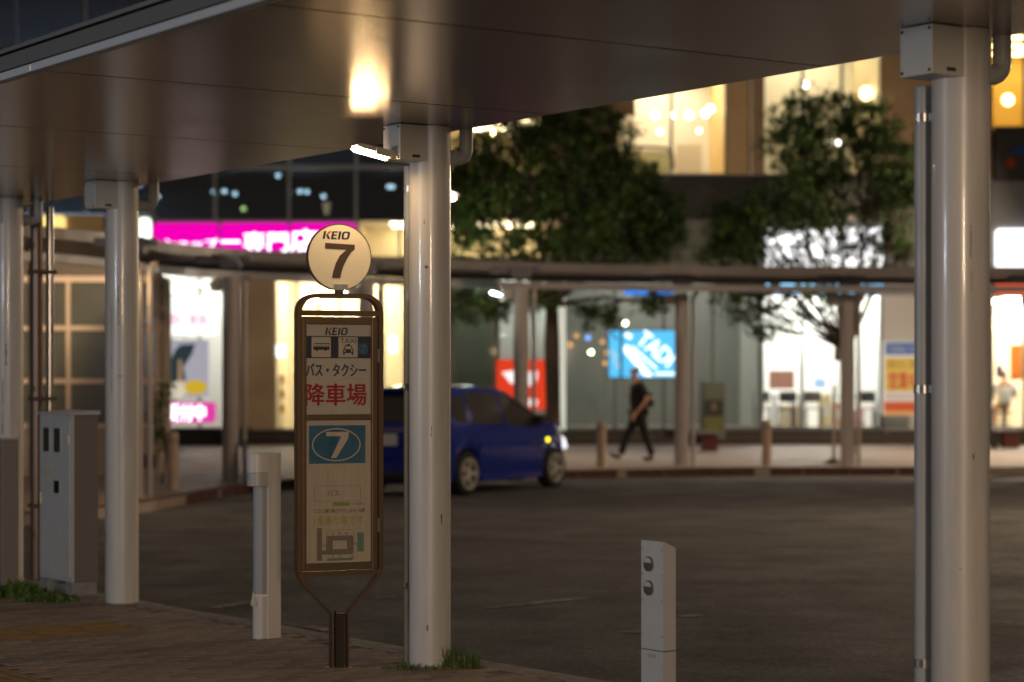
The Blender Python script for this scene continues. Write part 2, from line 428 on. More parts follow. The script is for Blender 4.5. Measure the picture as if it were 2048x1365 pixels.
# angle in local frame facing the camera is about -90-TH
fc = -90 - math.degrees(TH)
c1 = column((1.69,8.1), 'white column with a grey downpipe at the right, nearest of the canopy columns', scuff=[(fc+8,1.95,2.07,.03),(fc+10,1.82,1.9,.012),(fc-12,.79,.798,.03),(fc+14,1.2,1.22,.05)])
c2 = column((C2.x,C2.y), 'white column carrying the lit lamp, just right of the bus stop sign', scuff=[(fc-8,1.85,2.08,.006),(fc-8,2.07,2.085,.12),(fc-2,1.85,2.08,.005),(fc+6,1.2,1.26,.02),(fc+35,.75,.80,.05),(fc-14,2.3,2.32,.03),(fc-5,.2,.23,.06)])
c3 = column((-2.597,14.33), 'white column between the grey cabinet and the light bollard', scuff=[(fc-4,1.86,2.12,.05),(fc-30,1.4,2.0,.03),(fc+2,1.5,1.53,.3)])
c4 = column((-3.66,15.62), 'white column at the left edge of the photo beside the cabinet', scuff=[(fc+5,1.6,1.75,.08),(fc-8,1.1,1.5,.04),(fc-2,1.48,1.49,.5)])
c0 = column(L2W(0,-7.55), 'canopy column out of view to the right of the nearest one')
# grey sleeve and stout brown pipe next to the leftmost column
t = thing('drain_pipe', 'brown metal drain pipe standing between the leftmost column and the cabinet', 'pipe', (-3.56,16.1,0), TH)
g = MB(); g.cyl(0,0,0,ZS-.02,.045,24); obj('pipe', g, mat('brown steel', (.20,.15,.13), .35, metal=.5), t)
g = MB(); g.cyl(.105,0,0,ZS-.02,.03,24); obj('side_pipe', g, mat('polished grey pipe', (.5,.5,.52), .22, metal=.8), t)
for z in (.55, 1.35, 2.3): obj('pipe_clamp', MB().box(-.05,.14,-.05,.05,z-.015,z+.015), mat('brown steel',(0,0,0)), t)
t = thing('cable_cover', 'waist high grey cable cover strapped against the leftmost column', 'cable cover', (-3.66,15.50,0), TH)
g = MB(); g.box(-.04,.09,-.05,.04,0,1.06,bev=.006); obj('cover', g, mat('cover brown grey', (.24,.21,.19), .5), t)
g = MB(); g.box(-.045,.095,-.055,.045,1.06,1.075); obj('cap', g, M_pipe, t)

# lit lamp on the second column: (its light comes from its own diffuser)
def arm_lamp(loc, rz, label, group, strength, L=.24, wd=.055, cool=False):
    t = thing('canopy_lamp', label, 'lamp', loc, rz, group)
    tl = R(10)
    Mx = Matrix.Rotation(tl, 4, 'Y')
    g = MB(); poly = [(-.02,.0),(-L*.85,.0),(-L,.006),(-L*.9,.022),(-.02,.03)]
    g.prism(poly, -wd/2, wd/2, 'y', 0, Mx); obj('housing', g, M_box, t)
    g = MB(); poly = [(-.03,-.002),(-L*.97,-.002),(-L*1.01,-.009),(-L*.93,-.020),(-.05,-.020)]
    g.prism(poly, -wd/2+.003, wd/2-.003, 'y', 0, Mx)
    obj('diffuser', g, glow('lamp cool %g' % strength if cool else 'lamp warm %g' % strength, (.8,1,.9) if cool else (1,.66,.32), strength), t)
    g = MB(); g.box(-L*.52,-.03,-wd/2-.004,-wd/2+.001,-.012,.026,M=Mx); g.box(-L*.52,-.03,wd/2-.001,wd/2+.004,-.012,.026,M=Mx); obj('side_skirt', g, M_box, t)  # skirt added to cut the lamp's reflection on the soffit
    g = MB(); g.box(-.05,.0,-.02,.02,-.02,.03); obj('bracket', g, M_steel, t)
    return t
lp = L2W(-.24, -.03)
arm_lamp((lp[0],lp[1],2.635), TH, 'lit warm LED lamp projecting from the junction box above the bus stop sign', None, 125)
lp = L2W(-.24, 6.5)

# ---------------------------------------------------------------- bus stop sign
SX, SY = (678-CX)*11.12/FPX, 11.12
ALPHA = R(22)
sg = thing('bus_stop_sign', 'bronze framed bus and taxi drop-off sign topped by a round white number 7', 'sign', (SX, SY, 0), ALPHA)
SS = FPX/SY; CA = math.cos(ALPHA)
def lx(px): return (px-682)/SS/CA
def lz(py): return CAMH + (HOR-py)/SS
def hoop(off):
    W = .232-off; r = .10-off; zt = 1.94-off; zb = .50; nk = .046-off*.3; zn = .285
    pts = []
    pts += [(nk,0.0),(nk,zn)]
    pts += [(W-.035, zb-.055), (W-.012, zb-.025), (W, zb+.02)]
    pts += [(W-r+r*math.cos(R(a)), zt-r+r*math.sin(R(a))) for a in range(0,91,15)]
    pts += [(-(W-r)-r*math.cos(R(90-a+0)) if False else -(W-r)+r*math.cos(R(90+a)), zt-r+r*math.sin(R(90+a))) for a in range(0,91,15)]
    pts += [(-W, zb+.02), (-W+.012, zb-.025), (-W+.035, zb-.055), (-nk,zn), (-nk,0.0)]
    return pts
def hoopstrip(mb, o0, o1, ya, yb, mi):
    a = hoop(o0); b = hoop(o1); n = len(a)
    # inner strip from shifted points
    vs = [(u,ya,v) for u,v in a]+[(u,ya,v) for u,v in b]+[(u,yb,v) for u,v in a]+[(u,yb,v) for u,v in b]
    fs = []
    for i in range(n-1):
        j = i+1; fs += [(i,j,n+j,n+i),(2*n+i,2*n+j,3*n+j,3*n+i),(i,j,2*n+j,2*n+i),(n+i,n+j,3*n+j,3*n+i)]
    mb.add(vs, fs, mi)
g = MB(); hoopstrip(g, 0, .024, -.03, -.008, 0); hoopstrip(g, 0, .024, .008, .03, 0); hoopstrip(g, .003, .022, -.008, .008, 1)
obj('hoop_frame', g, [M_bronze, M_bronze_dark], sg)
g = MB(); g.box(-.022,.022,-.018,.018,0,.30); obj('post_core', g, M_bronze_dark, sg)
g = MB(); g.box(-.022,.022,-.03,.03,.288,.296); obj('post_cap', g, M_steel, sg)
g = MB(); g.box(-.207,.207,-.028,.028,lz(632),lz(622)); obj('top_rail', g, M_bronze, sg)
g = MB(); g.box(-.207,.207,-.028,.028,lz(1151),lz(1141)); obj('bottom_rail', g, M_bronze, sg)
g = MB(); g.box(-.09,.09,-.06,.06,0,.004); g.box(-.06,.06,-.045,.045,.004,.010); obj('base_plate', g, M_steel, sg)
# cabinet door
x0, x1 = -.2065, .196; zt, zb_, zd = lz(635), lz(1139), lz(835)
ix0, ix1 = x0+.0215, x1-.029
def bar(a, b, c, d, nm='door_rail'):
    obj(nm, MB().box(a, b, -.040, .0, c, d, bev=.003), M_bronze, sg)
bar(x0, ix0, zb_, zt, 'door_stile'); bar(ix1, x1, zb_, zt, 'door_stile')
bar(ix0+.001, ix1-.001, zt-.038, zt); bar(ix0+.001, ix1-.001, zb_, zb_+.036); bar(ix0+.001, ix1-.001, zd-.014, zd+.014)
for z in (1.62, .74): obj('hinge', MB().box(x1+.002, x1+.014, -.036, .0, z-.035, z+.035), M_steel, sg)
obj('back_panel', MB().box(x0+.01, x1-.01, .002, .02, zb_, zt), M_bronze, sg)
FY = -.018
M_face = mat('sign face', (.68,.66,.64), .5, noise=.05, nscale=10)
M_paper = mat('notice paper', (.64,.60,.53), .55, noise=.10, nscale=6, bump=.4, bscale=9, stretch=(6,1,1))
M_navy = mat('navy ink', (.030,.035,.085), .45); M_ink = mat('charcoal ink', (.03,.035,.05), .45)
M_redink = mat('red ink', (.42,.004,.006), .6); M_blueink = mat('blue ink', (.035,.19,.38), .5, noise=.35, nscale=25)
M_lblue = mat('light blue ink', (.12,.32,.50), .5); M_whiteink = mat('white ink', (.72,.68,.63), .5)
M_green = mat('green ink', (.30,.42,.16), .5); M_teal = mat('teal ink', (.18,.32,.25), .5); M_yel = mat('yellow ink', (.50,.43,.07), .5)
M_greyink = mat('grey ink', (.25,.23,.21), .5); M_brownink = mat('brown seven ink', (.085,.055,.04), .5)
uf = obj('upper_face', MB().box(ix0+.001, ix1-.001, FY, FY+.012, zd+.015, zt-.039), M_face, sg)
lf = obj('lower_face', MB().box(ix0+.001, ix1-.001, FY, FY+.012, zb_+.037, zd-.015), M_face, sg)
def deco(name, mb, m, par=None): return obj(name, mb, m, par or sg)
def keio(px0, px1, py0, py1, par, y, red=True):
    X = lambda u: lx(px0)+(lx(px1)-lx(px0))*u; Zf = lambda v: lz(py1)+(lz(py0)-lz(py1))*v
    sh = .055
    def P(pts): return [(X(u+sh*v), Zf(v)) for u, v in pts]
    g = MB()
    for pts in ([(0,0),(.075,0),(.075,1),(0,1)], [(.10,.55),(.19,0),(.27,0),(.155,.62)],
                [(.30,0),(.50,0),(.50,.17),(.375,.17),(.375,.83),(.50,.83),(.50,1),(.30,1)], [(.375,.42),(.48,.42),(.48,.59),(.375,.59)],
                [(.55,0),(.63,0),(.63,1),(.55,1)]):
        polyplate(g, P(pts), y, .0012)
    o_, i_ = [], []
    for a in range(24):
        c, s_ = math.cos(2*math.pi*a/24), math.sin(2*math.pi*a/24)
        sg_ = lambda v: math.copysign(abs(v)**.6, v)
        o_.append((.815+.145*sg_(c), .5+.5*sg_(s_))); i_.append((.815+.07*sg_(c), .5+.33*sg_(s_)))
    ring(g, P(o_), P(i_), y, .0012)
    deco('logo_lettering', g, M_navy, par)
    g = MB(); polyplate(g, P([(.09,.5),(.15,.48),(.27,1),(.19,1)]), y, .0014); deco('logo_red_stroke', g, mat('logo red', (.65,.07,.03), .45), par)
y1 = FY-.0005
keio(653,697,656,671,uf,y1)
deco('blue_band', MB().box(ix0+.002,ix1-.002,y1-.001,y1,lz(717),lz(673)), M_navy, uf)
y2 = y1-.0012
g = MB(); polyplate(g, rrect(lx(627),lx(664),lz(715),lz(675),.004), y2, .001); deco('bus_square', g, M_whiteink, uf)
g = MB(); polyplate(g, rrect(lx(679),lx(716),lz(715),lz(675),.004), y2, .001); deco('taxi_square', g, M_whiteink, uf)
g = MB(); polyplate(g, rrect(lx(717.5),lx(736),lz(710),lz(686),.001), y2, .001); deco('blue_square', g, mat('mid blue ink', (.03,.12,.28), .5), uf)
y3 = y2-.0012
g = MB(); ring(g, circ(lx(727),lz(698),.0215,.0225), circ(lx(727),lz(698),.019,.020), y3, .001); deco('number_ring', g, M_lblue, uf)
deco('number_mark', textmesh('7', lx(722.5), lx(731.5), lz(706), lz(690), y3, .001, .01), M_lblue, uf)
# bus pictogram
g = MB()
bx0, bx1, bz0, bz1 = lx(630.5), lx(661), lz(700.5), lz(687)
polyplate(g, [(bx0,bz0),(bx1,bz0),(bx1,bz0+.017),(bx0,bz0+.017)], y3, .001)
polyplate(g, [(bx0+.004,bz1-.004),(bx1,bz1-.004),(bx1,bz1),(bx0+.006,bz1)], y3, .001)
for i in range(6):
    xx = bx0+.002+i*(bx1-bx0-.004)/5
    polyplate(g, [(xx-.0014,bz0+.017),(xx+.0014,bz0+.017),(xx+.0014,bz1-.004),(xx-.0014,bz1-.004)], y3, .001)
for cx_ in (bx0+.018, bx1-.022): polyplate(g, circ(cx_, bz0, .0062, n=16), y3-.0001, .001)
deco('bus_pictogram', g, M_ink, uf)
deco('taxi_lettering', textmesh('TAXI', lx(682), lx(713), lz(686.5), lz(677.5), y3, .001, .012), M_ink, uf)
g = MB(); tx = lx(697.5)
polyplate(g, rrect(tx-.028,tx+.028,lz(706.5),lz(699.5),.006), y3, .001)
polyplate(g, [(tx-.028,lz(710)),(tx-.019,lz(710)),(tx-.019,lz(706)),(tx-.028,lz(706))], y3, .001)
polyplate(g, [(tx+.019,lz(710)),(tx+.028,lz(710)),(tx+.028,lz(706)),(tx+.019,lz(706))], y3, .001)
ring(g, [(tx-.026,lz(700)),(tx+.026,lz(700)),(tx+.017,lz(691.5)),(tx-.017,lz(691.5))], [(tx-.020,lz(699)),(tx+.020,lz(699)),(tx+.013,lz(693)),(tx-.013,lz(693))], y3-.0001, .001)
polyplate(g, rrect(tx-.009,tx+.009,lz(691.5),lz(688.5),.002), y3, .001)
deco('taxi_pictogram', g, M_ink, uf)
g = MB()
for sx in (-1,1): polyplate(g, circ(tx+sx*.018, lz(702.5), .0048, n=12), y3-.0012, .0005)
deco('taxi_headlights', g, M_whiteink, uf)
deco('katakana_lettering', textmesh('バス・タクシー', lx(617), lx(732), lz(753), lz(728), y1, .001, .06), M_navy, uf)
deco('kanji_lettering', textmesh('降車場', lx(615.5), lx(733), lz(811), lz(768), y1, .001, .05), M_redink, uf)
# crack lines of the old face
g = MB(); g.tube([(lx(672),y1,lz(763)),(lx(690),y1,lz(758)),(lx(712),y1,lz(756.5)),(lx(730),y1,lz(760)),(ix1-.003,y1,lz(764))], .0006, 5); deco('face_crack', g, M_greyink, uf)
# lower sheet
pp = deco('notice_sheet', MB().box(lx(620),lx(738),y1-.0012,y1,lz(1121),lz(850)), M_paper, sg)
yb = y1-.0016
deco('blue_rectangle', MB().box(lx(622),lx(731),yb-.001,yb,lz(927),lz(851)), M_blueink, pp)
yc = yb-.0014
cx_, cz_ = lx(674.5), lz(889.5); a_, b_ = (lx(722)-lx(628))/2, 33/SS
g = MB(); ring(g, circ(cx_,cz_,a_,b_,48), circ(cx_,cz_,a_-.006,b_-.006,48), yc, .001); deco('oval_ring', g, M_whiteink, pp)
g = MB(); U = lambda px: lx(px)
polyplate(g, [(U(655),lz(864)),(U(699),lz(864)),(U(697),lz(878)),(U(674),lz(916)),(U(664),lz(916)),(U(684),lz(873)),(U(655),lz(872))], yc, .001); deco('big_number', g, M_whiteink, pp)
g = MB(); ring(g, rrect(lx(632),lx(722),lz(1002),lz(971),.002), rrect(lx(632.7),lx(721.3),lz(1001.4),lz(971.6),.002), yb, .0006); deco('box_outline', g, M_greyink, pp)
deco('bus_lettering', textmesh('バス', lx(657), lx(680), lz(992), lz(980), yb, .001, .012), mat('cyan green ink', (.03,.25,.30), .5), pp)
g = MB(); polyplate(g, rrect(lx(668),lx(700),lz(1012),lz(1004),.003), yb, .001); deco('green_label', g, M_green, pp)
deco('small_lettering', textmesh('ココバス乗り場はアクウェルモール側', lx(632), lx(729), lz(1026), lz(1017), yb, .0008, .008), M_ink, pp)
deco('tiny_lettering', textmesh('のりば案内', lx(703), lx(726), lz(1011), lz(1005), yb, .0008, .006), M_greyink, pp)
deco('yellow_lettering', textmesh('1番乗り場です', lx(632), lx(727), lz(1050), lz(1032), yb, .0008, .012), M_yel, pp)
deco('map_road', MB().box(lx(637),lx(647),yb-.0008,yb,lz(1120),lz(1055)), M_greyink, pp)
g = MB(); ring(g, rrect(lx(655),lx(708),lz(1109),lz(1071),.012), rrect(lx(668),lx(695),lz(1098),lz(1081),.002), yb, .0012); deco('map_ring', g, M_greyink, pp)
g = MB(); g.box(lx(647),lx(656),yb-.0007,yb,lz(1108),lz(1100)); deco('map_lane', g, M_greyink, pp)
g = MB(); g.tube([(lx(653),yb,lz(1079)),(lx(657),yb,lz(1063)),(lx(664),yb,lz(1061)),(lx(702),yb,lz(1059)),(lx(709),yb,lz(1064)),(lx(711),yb,lz(1078))], .0018, 6); deco('map_route', g, M_yel, pp)
deco('map_label', MB().box(lx(715),lx(728),yb-.001,yb,lz(1104),lz(1066)), M_teal, pp)
deco('map_footer', MB().box(lx(657),lx(706),yb-.001,yb,lz(1121),lz(1116)), M_teal, pp)
g = MB()
for q, (a, b) in enumerate([(668,1067),(681,1067),(694,1067),(652,1090),(711,1088),(668,1113),(682,1113),(706,1114)]):
    ring(g, circ(lx(a),lz(b),.007,n=14), circ(lx(a),lz(b),.005,n=14), yb-.0014, .0006)
deco('map_stop_circles', g, M_ink, pp)
# clear covers
M_cover = glassmat('clear acrylic', (.96,.95,.93), .0)
obj('upper_cover', MB().box(ix0,ix1,-.034,-.032,zd+.015,zt-.039), M_cover, sg)
obj('lower_cover', MB().box(ix0,ix1,-.034,-.032,zb_+.037,zd-.015), M_cover, sg)
# disc
dz_, dr = lz(515), .170
g = MB(); pts = circ(0, dz_, dr, n=64); g.prism(pts, -.012, .012, 'y'); disc = obj('number_disc', g, mat('disc face', (.95,.87,.68), .42, noise=.04, nscale=6), sg)  # white disc tinted cream for the lamp's warm light
g = MB(); ring(g, circ(0,dz_,dr+.003,n=64), circ(0,dz_,dr-.002,n=64), .013, .026); obj('disc_rim', g, M_bronze, disc)
Dx = lambda px: (px-677)/SS/CA
g = MB(); polyplate(g, [(Dx(649),lz(487)),(Dx(706),lz(489.5)),(Dx(706),lz(498.5)),(Dx(699),lz(505)),(Dx(691),lz(518)),(Dx(684),lz(533)),(Dx(680),lz(546)),(Dx(678),lz(557)),(Dx(662),lz(557)),(Dx(664),lz(545)),(Dx(669),lz(528)),(Dx(677),lz(512)),(Dx(690),lz(500)),(Dx(649),lz(498.5))], -.0125, .0012)
obj('number_mark', g, M_brownink, disc)
keio(649,702,463.5,479,disc,-.0125)
g = MB(); g.box(-.034,.042,-.022,-.0125,lz(581),lz(569),bev=.001); obj('disc_clamp', g, M_pipe, sg)
g = MB(); g.box(-.022,.022,-.012,.012,1.935,1.965); obj('disc_neck', g, M_bronze, sg)
g = MB()
for sx in (-.018,.020): g.cyl(0,0,0,.006,.004,10,M=Matrix.Translation((sx,-.022,lz(571)))@Matrix.Rotation(R(90),4,'X'))
obj('clamp_bolts', g, M_steel, sg)

# ---------------------------------------------------------------- sensor post, light bollard, cabinet
px_, py_ = (1326-CX)/470., FPX/470.
t = thing('sensor_post', 'white square post with two round sensor eyes and a slanted top in front', 'post', (px_+PV.x*.035+DV.x*.075, py_+PV.y*.035+DV.y*.075, 0), TH)
T = .805
g = MB(); g.prism([(-.035,.34),(.035,.34),(.035,T-.028),(-.028,T),(-.035,T)], -.075, .075, 'y'); body = obj('upper_body', g, M_cool, t)
obj('lower_body', MB().box(-.035,.035,-.075,.075,-.01,.336), M_cool, t)
g = MB(); g.box(-.033,.033,-.073,.073,.336,.34); obj('seam', g, M_dark, t)
for z in (.706,.603):
    Mx = Matrix.Translation((-.0352,.018,z)) @ Matrix.Rotation(R(-90),4,'Y')
    g = MB(); g.cyl(0,0,0,.003,.031,28,M=Mx); e = obj('sensor_eye', g, M_black, t)
    g = MB(); n_ = 28
    vs = [(.0295*math.cos(2*math.pi*i/n_),.0295*math.sin(2*math.pi*i/n_),.0032) for i in range(n_)] + [(0,0,.010)]
    g.add(vs, [(i,(i+1)%n_,n_) for i in range(n_)], 0, Mx, True); obj('lens', g, mat('grey lens', (.10,.10,.10), .08, coat=1.), e)
    g = MB(); g.cyl(0,0,0,.006,.033,28,M=Mx,cap=False); obj('eye_rim', g, M_steel, e)
    Mh = Mx @ Matrix.Translation((.0,0,.011))
    g = MB(); g.add([(.0285*math.cos(R(a)),.0285*math.sin(R(a)),0) for a in range(-78,79,12)], [list(range(14))], 0, Mh); obj('eyelid', g, M_cool, e)
g = MB()
for z in (.77,.66,.55,.40):
    for y in (-.066,.066): g.cyl(0,0,0,.0015,.003,8,M=Matrix.Translation((-.0352,y,z)) @ Matrix.Rotation(R(-90),4,'Y'))
obj('screws', g, M_dark, t)
obj('rating_plate', MB().box(-.0375,-.0352,-.025,.025,.305,.322), M_pipe, t)

s_ = 347.; t = thing('light_bollard', 'waist high white light bollard with a round head left of the bus stop sign', 'bollard', ((527-CX)/s_, FPX/s_, 0), TH)
obj('spine', MB().box(0,.088,-.05,.05,-.01,1.076,bev=.004), M_white_paint, t)
def dpoly(r, xs=-.0): return [(-.001,-r)]+[(-.02-xs-r*math.sin(R(a)), -r*math.cos(R(a))) for a in range(0,181,12)]+[(-.001,r)]
g = MB(); g.prism(dpoly(.062,.02), .962, 1.07, 'z'); obj('head_cap', g, M_white_paint, t)
g = MB(); g.prism(dpoly(.060,.02), .885, .960, 'z'); obj('lens_ring', g, mat('frosted lens', (.42,.42,.42), .3, coat=.5), t)
g = MB(); g.prism(dpoly(.042), .262, .884, 'z'); obj('stem', g, mat('grey stem', (.33,.36,.39), .4), t)
g = MB(); g.prism([(-.001,-.05),(-.055,-.03),(-.068,0),(-.055,.03),(-.001,.05)], .25, .262, 'z'); obj('reflector_rim', g, mat('bright rim', (.85,.75,.6), .2, coat=1), t)
g = MB(); g.prism(dpoly(.044,.0), .0, .25, 'z'); f = obj('foot', g, M_white_paint, t)
g = MB(); N = 16; vs = [( -.066+.0, -.03+.06*i/N, .25+.03*math.cos(math.pi*(i/N*2-1))) for i in range(N+1)] + [(-.067,-.03+.06*i/N,.195) for i in range(N+1)]
g.add(vs, [(i,i+1,N+2+i,N+1+i) for i in range(N)]); obj('reflector', g, mat('bright rim', (0,0,0)), t)

s_ = 291.; t = thing('utility_cabinet', 'tall grey metal meter cabinet with small windows beside the leftmost column', 'cabinet', ((145-CX)/s_, FPX/s_, 0), TH)
W_, D_ = .57, .19
M_cabside = mat('cabinet side in shade', (.20,.175,.155), .5, noise=.08, nscale=5)  # brown tone carries the shade on the cabinet's sides
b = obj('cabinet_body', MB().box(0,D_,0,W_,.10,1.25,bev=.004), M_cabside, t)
obj('front_frame', MB().box(-.0015,.012,-.002,W_+.002,.099,1.251), M_cool, t)
g = MB(); g.prism([(-.02,1.252),(D_+.01,1.252),(D_+.01,1.28),(-.02,1.262)], -.015, W_+.015, 'y'); obj('rain_hood', g, M_cool, t)
d = obj('door', MB().box(-.014,-.002,.02,W_-.02,.13,1.22,bev=.003), M_cool, t)
for (u0,u1,z0,z1) in ((.175,.29,.99,1.156),(.368,.48,.99,1.156),(.19,.29,.705,.79)):
    ob = MB().box(-.017,-.0145,u0,u1,z0,z1); obj('meter_window', ob, mat('dark green glass', (.015,.03,.025), .1, coat=1), d)
    g = MB(); g.box(-.019,-.0145,u0-.012,u0-.001,z0-.012,z1+.012); g.box(-.019,-.0145,u1+.001,u1+.012,z0-.012,z1+.012)
    g.box(-.019,-.0145,u0-.001,u1+.001,z1+.001,z1+.012); g.box(-.019,-.0145,u0-.001,u1+.001,z0-.012,z0-.001); obj('window_frame', g, M_cool, d)
obj('handle', MB().box(-.03,-.0145,.50,.515,.62,.70,bev=.003), M_steel, d)
for z in (.28,1.08): obj('hinge', MB().box(-.024,-.0145,.022,.034,z-.03,z+.03,bev=.002), M_steel, d)
obj('warning_sticker', MB().box(-.0155,-.0145,.34,.44,.82,.88), mat('sticker', (.55,.5,.3), .5), d)
g = MB(); g.box(-.005,D_-.01,-.01,.12,0,.098,bev=.01); g.box(-.005,D_-.01,.42,W_+.01,0,.098,bev=.01); g.box(.03,D_-.03,.12,.42,.0,.07)
obj('concrete_plinth', g, mat('plinth concrete', (.27,.27,.27), .7, noise=.3, nscale=12), t)

# weeds
def weeds(cx, cy, rad, n, h, label, leafy=False):
    g = MB()
    for i in range(n):
        a = random.uniform(0,6.28); r = rad*math.sqrt(random.random()); x, y = cx+r*math.cos(a)*1.3, cy+r*math.sin(a)*.6
        hh = h*random.uniform(.4,1)*(1-.5*r/rad); b = random.uniform(0,6.28); ln = random.uniform(.1,.6)*hh
        wv = random.uniform(.002,.005) if not leafy else random.uniform(.006,.014)
        px, py = -math.sin(b)*wv, math.cos(b)*wv
        vs = []
        for k in range(4):
            t_ = k/3; xx = x+math.cos(b)*ln*t_*t_; yy = y+math.sin(b)*ln*t_*t_; zz = hh*(t_-.25*t_*t_); q = (1-t_)*.9+.1 if not leafy else math.sin(math.pi*(.15+.8*t_))
            vs += [(xx-px*q,yy-py*q,zz),(xx+px*q,yy+py*q,zz)]
        g.add(vs, [(0,1,3,2),(2,3,5,4),(4,5,7,6)], random.choice([0,0,1]))
    o = obj('grass_clump', g, [mat('weed green', (.08,.18,.025), .6), mat('weed dry', (.07,.08,.022), .6)])
    tag(o, label, 'grass')
weeds(C2.x+.13, C2.y-.06, .10, 260, .24, 'tuft of grass growing at the foot of the column beside the sign')
weeds(C2.x-.08, C2.y-.12, .13, 240, .07, 'low dry grass fringing the left foot of the lamp column')
weeds((1290-CX)/440, FPX/462., .06, 46, .22, 'few grass blades standing at the sensor post', True)
weeds(-3.40, 14.75, .16, 420, .20, 'leafy weeds growing at the foot of the cabinet', True)
weeds(-3.12, 14.45, .17, 230, .12, 'spreading green weeds in front of the cabinet plinth', True)

# ---------------------------------------------------------------- far ring canopy
ring_path = [(30,38.2),(20,37.1),(8.6,36.8),(5.5,36.75),(3.1,36.6),(.8,35.6),(-1.1,34.6),(-2.5,33.6),(-3.45,32.6),(-4.3,31.8),(-5.08,30.2),(-5.42,28.5),(-5.95,27.0),(-7.2,25.4),(-9.5,24),(-14,23)]
rp = smooth(ring_path, 2)
rc = thing('far_canopy', 'curved grey canopy running round the far side of the rotary', 'canopy', (0,0,0))
M_far = mat('far canopy paint', (.14,.125,.125), .45, noise=.1, nscale=3)
M_farb = mat('far beam paint', (.28,.28,.30), .45)
g = MB(); g.sweep(rp, [(.35,3.25),(.35,3.39),(.30,3.40),(.30,3.25)]); obj('roof_fascia', g, M_far, rc)
g = MB(); g.sweep(rp, [(.298,3.30),(.298,3.33),(-1.9,3.33),(-1.9,3.30)]); obj('roof_slab', g, M_far, rc)
g = MB(); g.sweep(rp, [(.07,2.98),(.07,3.09),(-.07,3.09),(-.07,2.98)]); obj('edge_beam', g, M_farb, rc)
g = MB(); g.sweep(rp, [(-1.7,3.2),(-1.7,3.3),(-1.85,3.3),(-1.85,3.2)]); obj('back_beam', g, M_far, rc)
def base(px, py): s = (py-HOR)/CAMH; return ((px-CX)/s, FPX/s)
fcols = [(-4.80, 27.3), base(461,966), ((733-CX)/130., FPX/130.), base(1042,946), base(1363,932), base(1695,931), ((2075-CX)/117., FPX/117.)]
fcl = ['far canopy column beside the paned pavilion at the left', 'brown shaded far canopy column in front of the magenta shop', 'far canopy column half hidden behind the round number disc', 'far canopy column in front of the red poster', 'far canopy column right of the walking man', 'far canopy column in front of the right-hand tree', 'far canopy column beyond the right edge']
M_fcol = mat('far column paint', (.40,.36,.345), .4, noise=.1, nscale=2)
proto = None
for i, (X, Y) in enumerate(fcols):
    if proto is None:
        t = thing('far_column', fcl[0], 'column', (X,Y,0), 0, 'columns of the far curved canopy')
        g = MB(); g.cyl(0,0,0,2.975,.12,28); obj('shaft', g, M_fcol, t)
        g = MB(); g.box(-.15,.15,-.13,.15,3.095,3.295,bev=.01); g.box(-.5,-.16,-.06,.06,3.17,3.29); g.box(.16,.3,-.05,.05,3.19,3.28); obj('bracket', g, mat('far bracket', (.12,.12,.14), .4), t)
        g = MB(); g.cyl(.20,.02,0,2.9,.035,14); g.tube([(.20,.02,2.9),(.22,.02,2.95),(.30,.02,2.97)], .035, 12); obj('downpipe', g, M_fcol, t)
        g = MB(); g.cyl(0,0,0,.02,.16,24); obj('base_collar', g, M_fcol, t)
        g = MB(); g.box(-.28,-.12,-.08,.08,2.76,2.94,bev=.01); obj('junction_box', g, M_fcol, t)
        proto = t
    else: dup(proto, (X,Y,0), 0, fcl[i])
cell = ['added hidden fill lamp on the far column nearest the pavilion','small lit lamp on the far column left of the sign','small lit lamp of the far column behind the sign','small lit lamp of the far column by the red poster']
for i, (X, Y) in enumerate(fcols[:4]):
    arm_lamp((X-.29,Y-.02,2.84) if i else (X,Y-.14,2.84), TH if i else R(90), cell[i], 'lamps of the far canopy', 45 if i else 420, L=.22, wd=.06, cool=(i>0))  # first lamp is added and hidden, to light the pavilion

# far bollards
far_b = [(345,980,'stout pale bollard on the kerb beside the pavilion'), (1203,936,'tan bollard on the kerb left of the walking man'), (1533,932,'grey bollard on the kerb before the bright right-hand shop')]
proto = None
for px, py, lab in far_b:
    X, Y = base(px, py)
    if proto is None:
        t = thing('kerb_bollard', lab, 'bollard', (X,Y,0), 0, 'bollards along the far kerb')
        g = MB(); g.cyl(0,0,0,.76,.078,24); obj('post', g, mat('bollard stone', (.42,.31,.24), .6, noise=.1, nscale=6), t)
        g = MB(); g.cyl(0,0,.76,.785,.078,24,r2=.06); obj('top_cap', g, mat('bollard stone', (0,0,0)), t)
        g = MB(); g.cyl(0,0,.64,.68,.080,24,cap=False); obj('band', g, mat('bollard band', (.25,.2,.17), .5), t); proto = t
    else: dup(proto, (X,Y,0), 0, lab)

# ---------------------------------------------------------------- pavilion at the left
PY = 33.6
pv = thing('pavilion', 'low pavilion with pink framed square panes behind the left columns', 'building', (0,0,0))
pxs = [-60, 40, 137, 225, 318]; 
M_pfr = mat('pink frame', (.66,.50,.38), .5); M_ppane = mat('dim pane', (.12,.12,.095), .16, coat=.6, noise=.15, nscale=1.2)
M_pwall = mat('pavilion wall', (.36,.28,.21), .7, noise=.1, nscale=2)
X0, X1 = WX(-400,PY), WX(322,PY)
obj('base_wall', MB().box(X0,X1,PY,PY+.2,0,WZ(853,PY)), M_pwall, pv)
obj('top_wall', MB().box(X0,X1,PY,PY+.2,WZ(552,PY),WZ(496,PY)), mat('pavilion top', (.10,.075,.055), .6), pv)
obj('side_wall', MB().box(X1-.2,X1,PY+.201,PY+1.0,0,WZ(552,PY)), M_pwall, pv)
rows = [853, 763, 657, 560]
